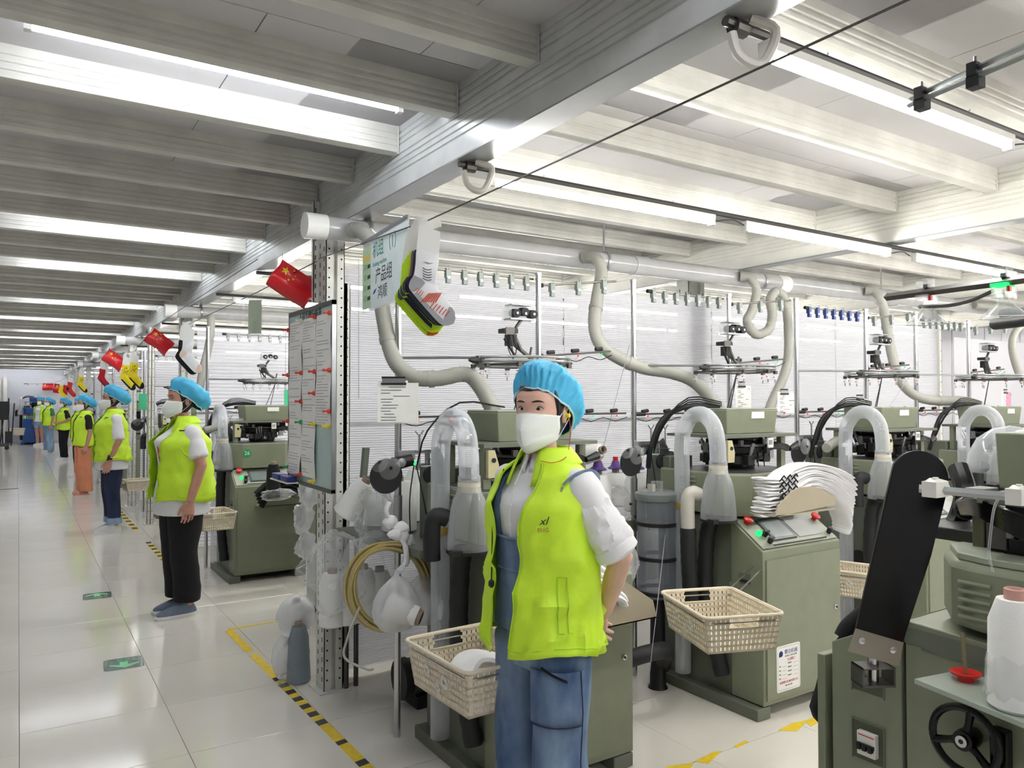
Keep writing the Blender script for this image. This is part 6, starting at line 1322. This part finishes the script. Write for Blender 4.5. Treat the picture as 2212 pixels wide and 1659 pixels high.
# rolled cuffs, dungaree straps, bib, shirt collar and small things
for (sh, el, wr) in (Ls, Rs):
    d = (el-sh).normalized(); c0 = sh+d*.225
    mb = MB().tube([c0-d*.03, c0-d*.015, c0+d*.012, c0+d*.02], [.060, .068, .067, .058], 22, shirtw); wrinkled(mb, .006, 22, 1).build('rolled_cuff', parent=pw)
    # puffed sleeve volume
    sl = MB().tube(smoothpath([sh+Vector((0, 0, -.01)), sh.lerp(el, .3), sh.lerp(el, .6), sh+d*.21], 5), [.040, .046, .052, .055, .057]+[.061]*5+[.067]*5+[.062], 30, shirtw)
    wrinkled(sl, .009, 22, 7); sl.v = [tuple(Vector(v)+Vector((0, .012, 0))*(1-abs(noise.noise(Vector((v[0]*14, v[1]*14, v[2]*38))))*3)**2*.6) for v in sl.v]; wrinkled(sl, .006, 60, 9); sl.build('puffed_sleeve', parent=pw)
for sy in (-1, 1):
    MB().tube(smoothpath([(.115, sy*.075, 1.10), (.118, sy*.085, 1.2), (.085, sy*.10, 1.265), (.02, sy*.105, 1.302), (-.06, sy*.09, 1.28), (-.10, sy*.05, 1.15)], 4), .018, 8, denim, None, True, .22).build('dungaree_strap', parent=pw)
    if sy > 0: MB().tube([Vector((-.005+.074*cos(a), .146+.064*.55*sin(a), 1.25+.064*.9*sin(a))) for a in [R(20)+R(140)*k/18 for k in range(19)]], .013, 8, denim, None, True, .3).build('vest_side_strap', parent=pw)
MB().tube([(.073, .15, 1.235), (.069, .158, 1.262)], .004, 6, steel).build('buckle', parent=pw)
bib = MB(); rings(bib, [(0, 0, .82, .134, .176), (0, 0, .95, .128, .168), (.006, 0, 1.06, .126, .162), (.008, 0, 1.10, .126, .16)], 40, denim, None, False, .003, 1, 4, 1, -.75, .75); solidify(bib.build('bib', parent=pw), .003)
MB().tube([Vector((.008+.131*cos(a), .165*sin(a), 1.10)) for a in [-.75+1.5*k/12 for k in range(13)]], .004, 6, denim).tube([Vector((.130*cos(a), .171*sin(a), 1.0)) for a in [-.5+1.0*k/12 for k in range(13)]], .003, 6, denim).build('bib_hem', parent=pw)
for sy in (-1, 1):
    def cf(u, v, sy=sy): a = sy*(.12+2.9*u); return Vector((-.006+(.056+.020*v)*cos(a), (.060+.022*v)*sin(a), 1.352+.010*(1-cos(a))*.6-.036*v-.02*v*max(0, cos(a))))
    solidify(MB().grid(cf, 20, 5, shirtw).build('shirt_collar', parent=pw), .002)
MB().tube([(.134, .0, 1.10), (.139, .0, 1.18), (.118, 0, 1.26), (.075, 0, 1.33)], .003, 5, shirtw, None, True, .5).build('shirt_placket', parent=pw)
for z in (1.14, 1.2, 1.26): MB().ball((.140-(.02 if z > 1.22 else 0), .004, z), (.002, .005, .005), paper, 8, 5).build('button', parent=pw)
MB().tube(smoothpath([(.085, -.09, 1.30), (.13, -.085, 1.2), (.145, -.075, 1.08), (.16, -.06, .99), (.165, -.055, .965)], 5), .0022, 5, black).lathe([(.004, 0), (.009, .006), (.009, .018), (.004, .024)], (.165, -.055, .945), 8, black).build('drawstring', parent=pw)
pk = MB(); rings(pk, [(.006, .088, .56, .103, .092), (.004, .087, .66, .106, .095), (.0, .087, .72, .11, .098)], 30, denim, None, False, .002, 1, 3, 1, -.3, 1.5); solidify(pk.build('thigh_pocket', parent=pw), .003)
MB().tube([Vector((.005+.108*cos(a), .088+.096*sin(a), .56+.0*a)) for a in [-.3+1.8*k/14 for k in range(15)]], .002, 5, mat('seam_dark', (34, 46, 80), .9)).tube([(.02, .185, .72), (.015, .188, .6), (.015, .178, .45), (.0, .178, .3), (-.01, .184, .1)], .002, 5, mat('seam_dark', (34, 46, 80), .9)).build('trouser_seam', parent=pw)
MB().tube([Vector((.004+.113*cos(a), .088+.101*sin(a), .735-.05*(a-.2))) for a in [.25+.75*k/8 for k in range(9)]], .007, 6, black, None, True, .3, up=(0, 0, 1)).build('printed_band', parent=pw)
MB().lathe([(.005, -.006), (.0075, .0), (.0065, .010), (.003, .013)], (0, 0, 0), 10, mat('earplug_yellow', (236, 224, 50), .5), HM @ Matrix.Translation((-.006, .084, .095)) @ Matrix.Rotation(-pi/2, 4, 'X')).build('ear_plug', parent=pw, label='yellow foam ear plug')
MB().tube(smoothpath([HM @ Vector((-.006, .092, .092)), HM @ Vector((-.012, .094, .05)), HM @ Vector((-.02, .088, .01)), Vector((-.005, .10, 1.345)), Vector((.05, .10, 1.33)), Vector((.075, .07, 1.335))], 5), .0011, 5, redp).build('ear_plug_cord', parent=pw)
# second worker
p2_, Ls, Rs, HM, b2_ = person('person in black trousers, lime vest and printed white tee standing side-on by machine 26', (.965, 5.74, 0), pi+R(9), 1.0, 1.24, skin2, R(2), .0042, {'L': [(-.045, .245, 1.04), (.03, .25, .80)], 'Lh': ((.12, .02, -1), (0, -1, 0), -1)}, (.10, .118, .092, .088), mat('trouser_black', (14, 14, 16), .85, var=.1), (mat('sneaker_grey', (112, 124, 144), .7, var=.1, scale=40), white, False), shirtw, .19, None, .80, .70, (.35, .5, .75), 1.1, pitch=R(2))
MB().ball(HM @ Vector((-.004, .078, .066)), .0045, mat('gold', (210, 180, 70), .25, metal=1), 8, 6).build('earring', parent=p2_)
r_ = random.Random(6); mb = MB(); pr_ = mat('print_rose', (206, 80, 100), .8); pg = mat('print_grey2', (110, 110, 118), .8)
for k in range(9): a = .1+.06*k; z = 1.16-.022*k; mb.ball((.008+.158*cos(a*.7), .2*sin(a*.7), z), (.004, .012, .014), pr_ if k < 4 else pg, 8, 5)
mb.box((.148, -.04, .93), (.152, .05, .945), pg); mb.box((.148, -.03, .90), (.152, .06, .915), pg); mb.build('shirt_print', parent=p2_)
# third worker
p3_, Ls, Rs, HM, _b = person('person in rolled dark jeans, white tee and lime vest, second along the aisle', (.90, 9.74, 0), pi+R(6), 1.01, 1.14, skin2, R(-4), .006, {'L': [(-.02, .22, 1.02), (.07, .21, .80)], 'Lh': ((.25, 0, -1), (0, -1, 0), -1)}, (.10, .098, .078, .070), denimd, (mat('sneaker_white', (226, 226, 224), .5), white, False), shirtw, .24, None, .80, .70, (.15, .2, .3), 1.05)
MB().tube([Ls[2]+Vector((-.025, 0, .03)), Ls[2]+Vector((.02, .0, .04))], .033, 12, black).build('wrist_watch', parent=p3_)
for sy in (-1, 1): MB().tube([(-.014, sy*.088, .10), (-.014, sy*.088, .165)], .078, 18, denimp).build('rolled_hem', parent=p3_)
rust = mat('trouser_rust', (216, 140, 104), .8, var=.06)
person('person in wide orange trousers, black tee and lime vest, third along the aisle', (.88, 13.8, 0), pi+R(12), .96, 1.0, skin2, R(0), .011, None, (.06, .118, .105, .10), rust, (None, mat('sandal_peach', (224, 170, 150), .6), True), mat('tee_black', (24, 24, 28), .85), .2, None, .80, .84, (.1, .15, .3), 1.0)
person('person mostly hidden behind the one in orange trousers', (1.0, 17.0, 0), pi+R(12), .94, 1.0, skin2, 0, .014, None, (.08, .1, .08, .075), mat('trouser_black', (14, 14, 16), .85), (mat('sneaker_white', (226, 226, 224), .5), white, False), mat('tee_black', (24, 24, 28), .85), .2, None, .80, .84, (.1, .15, .3))
person('person in black tee and trousers with a hand on the belly, far along the aisle', (.95, 21.8, 0), pi+R(10), .95, 1.1, skin2, 0, .014, {'L': [(-.06, .24, 1.06), (.13, .17, .98)], 'Lh': ((1, -.4, 0), (0, -1, 0), -1)}, (.09, .1, .08, .075), mat('trouser_black', (14, 14, 16), .85), (mat('sneaker_white', (226, 226, 224), .5), white, False), mat('tee_black', (24, 24, 28), .85), .18, None, .80, .84, (.12, .15, .3))
person('person in pale blue jeans and green tee, second from the far end', (.74, 25.5, 0), pi+R(20), .96, 1.08, skin2, R(10), .014, None, (.03, .11, .098, .105), denimp, (mat('sneaker_white', (226, 226, 224), .5), white, False), mat('tee_green', (60, 124, 96), .8), .18, None, .80, .84, (.1, .15, .3))
person('person in denim shorts and white shirt with open vest, farthest at the end wall', (.60, 29.5, 0), pi+R(50), .98, 1.0, skin2, R(10), .014, None, (.60, .1, .1, .1), denimp, (mat('sneaker_white', (226, 226, 224), .5), white, False), shirtw, .18, None, .86, .80, (.5, .6, .8), barelegs=True)
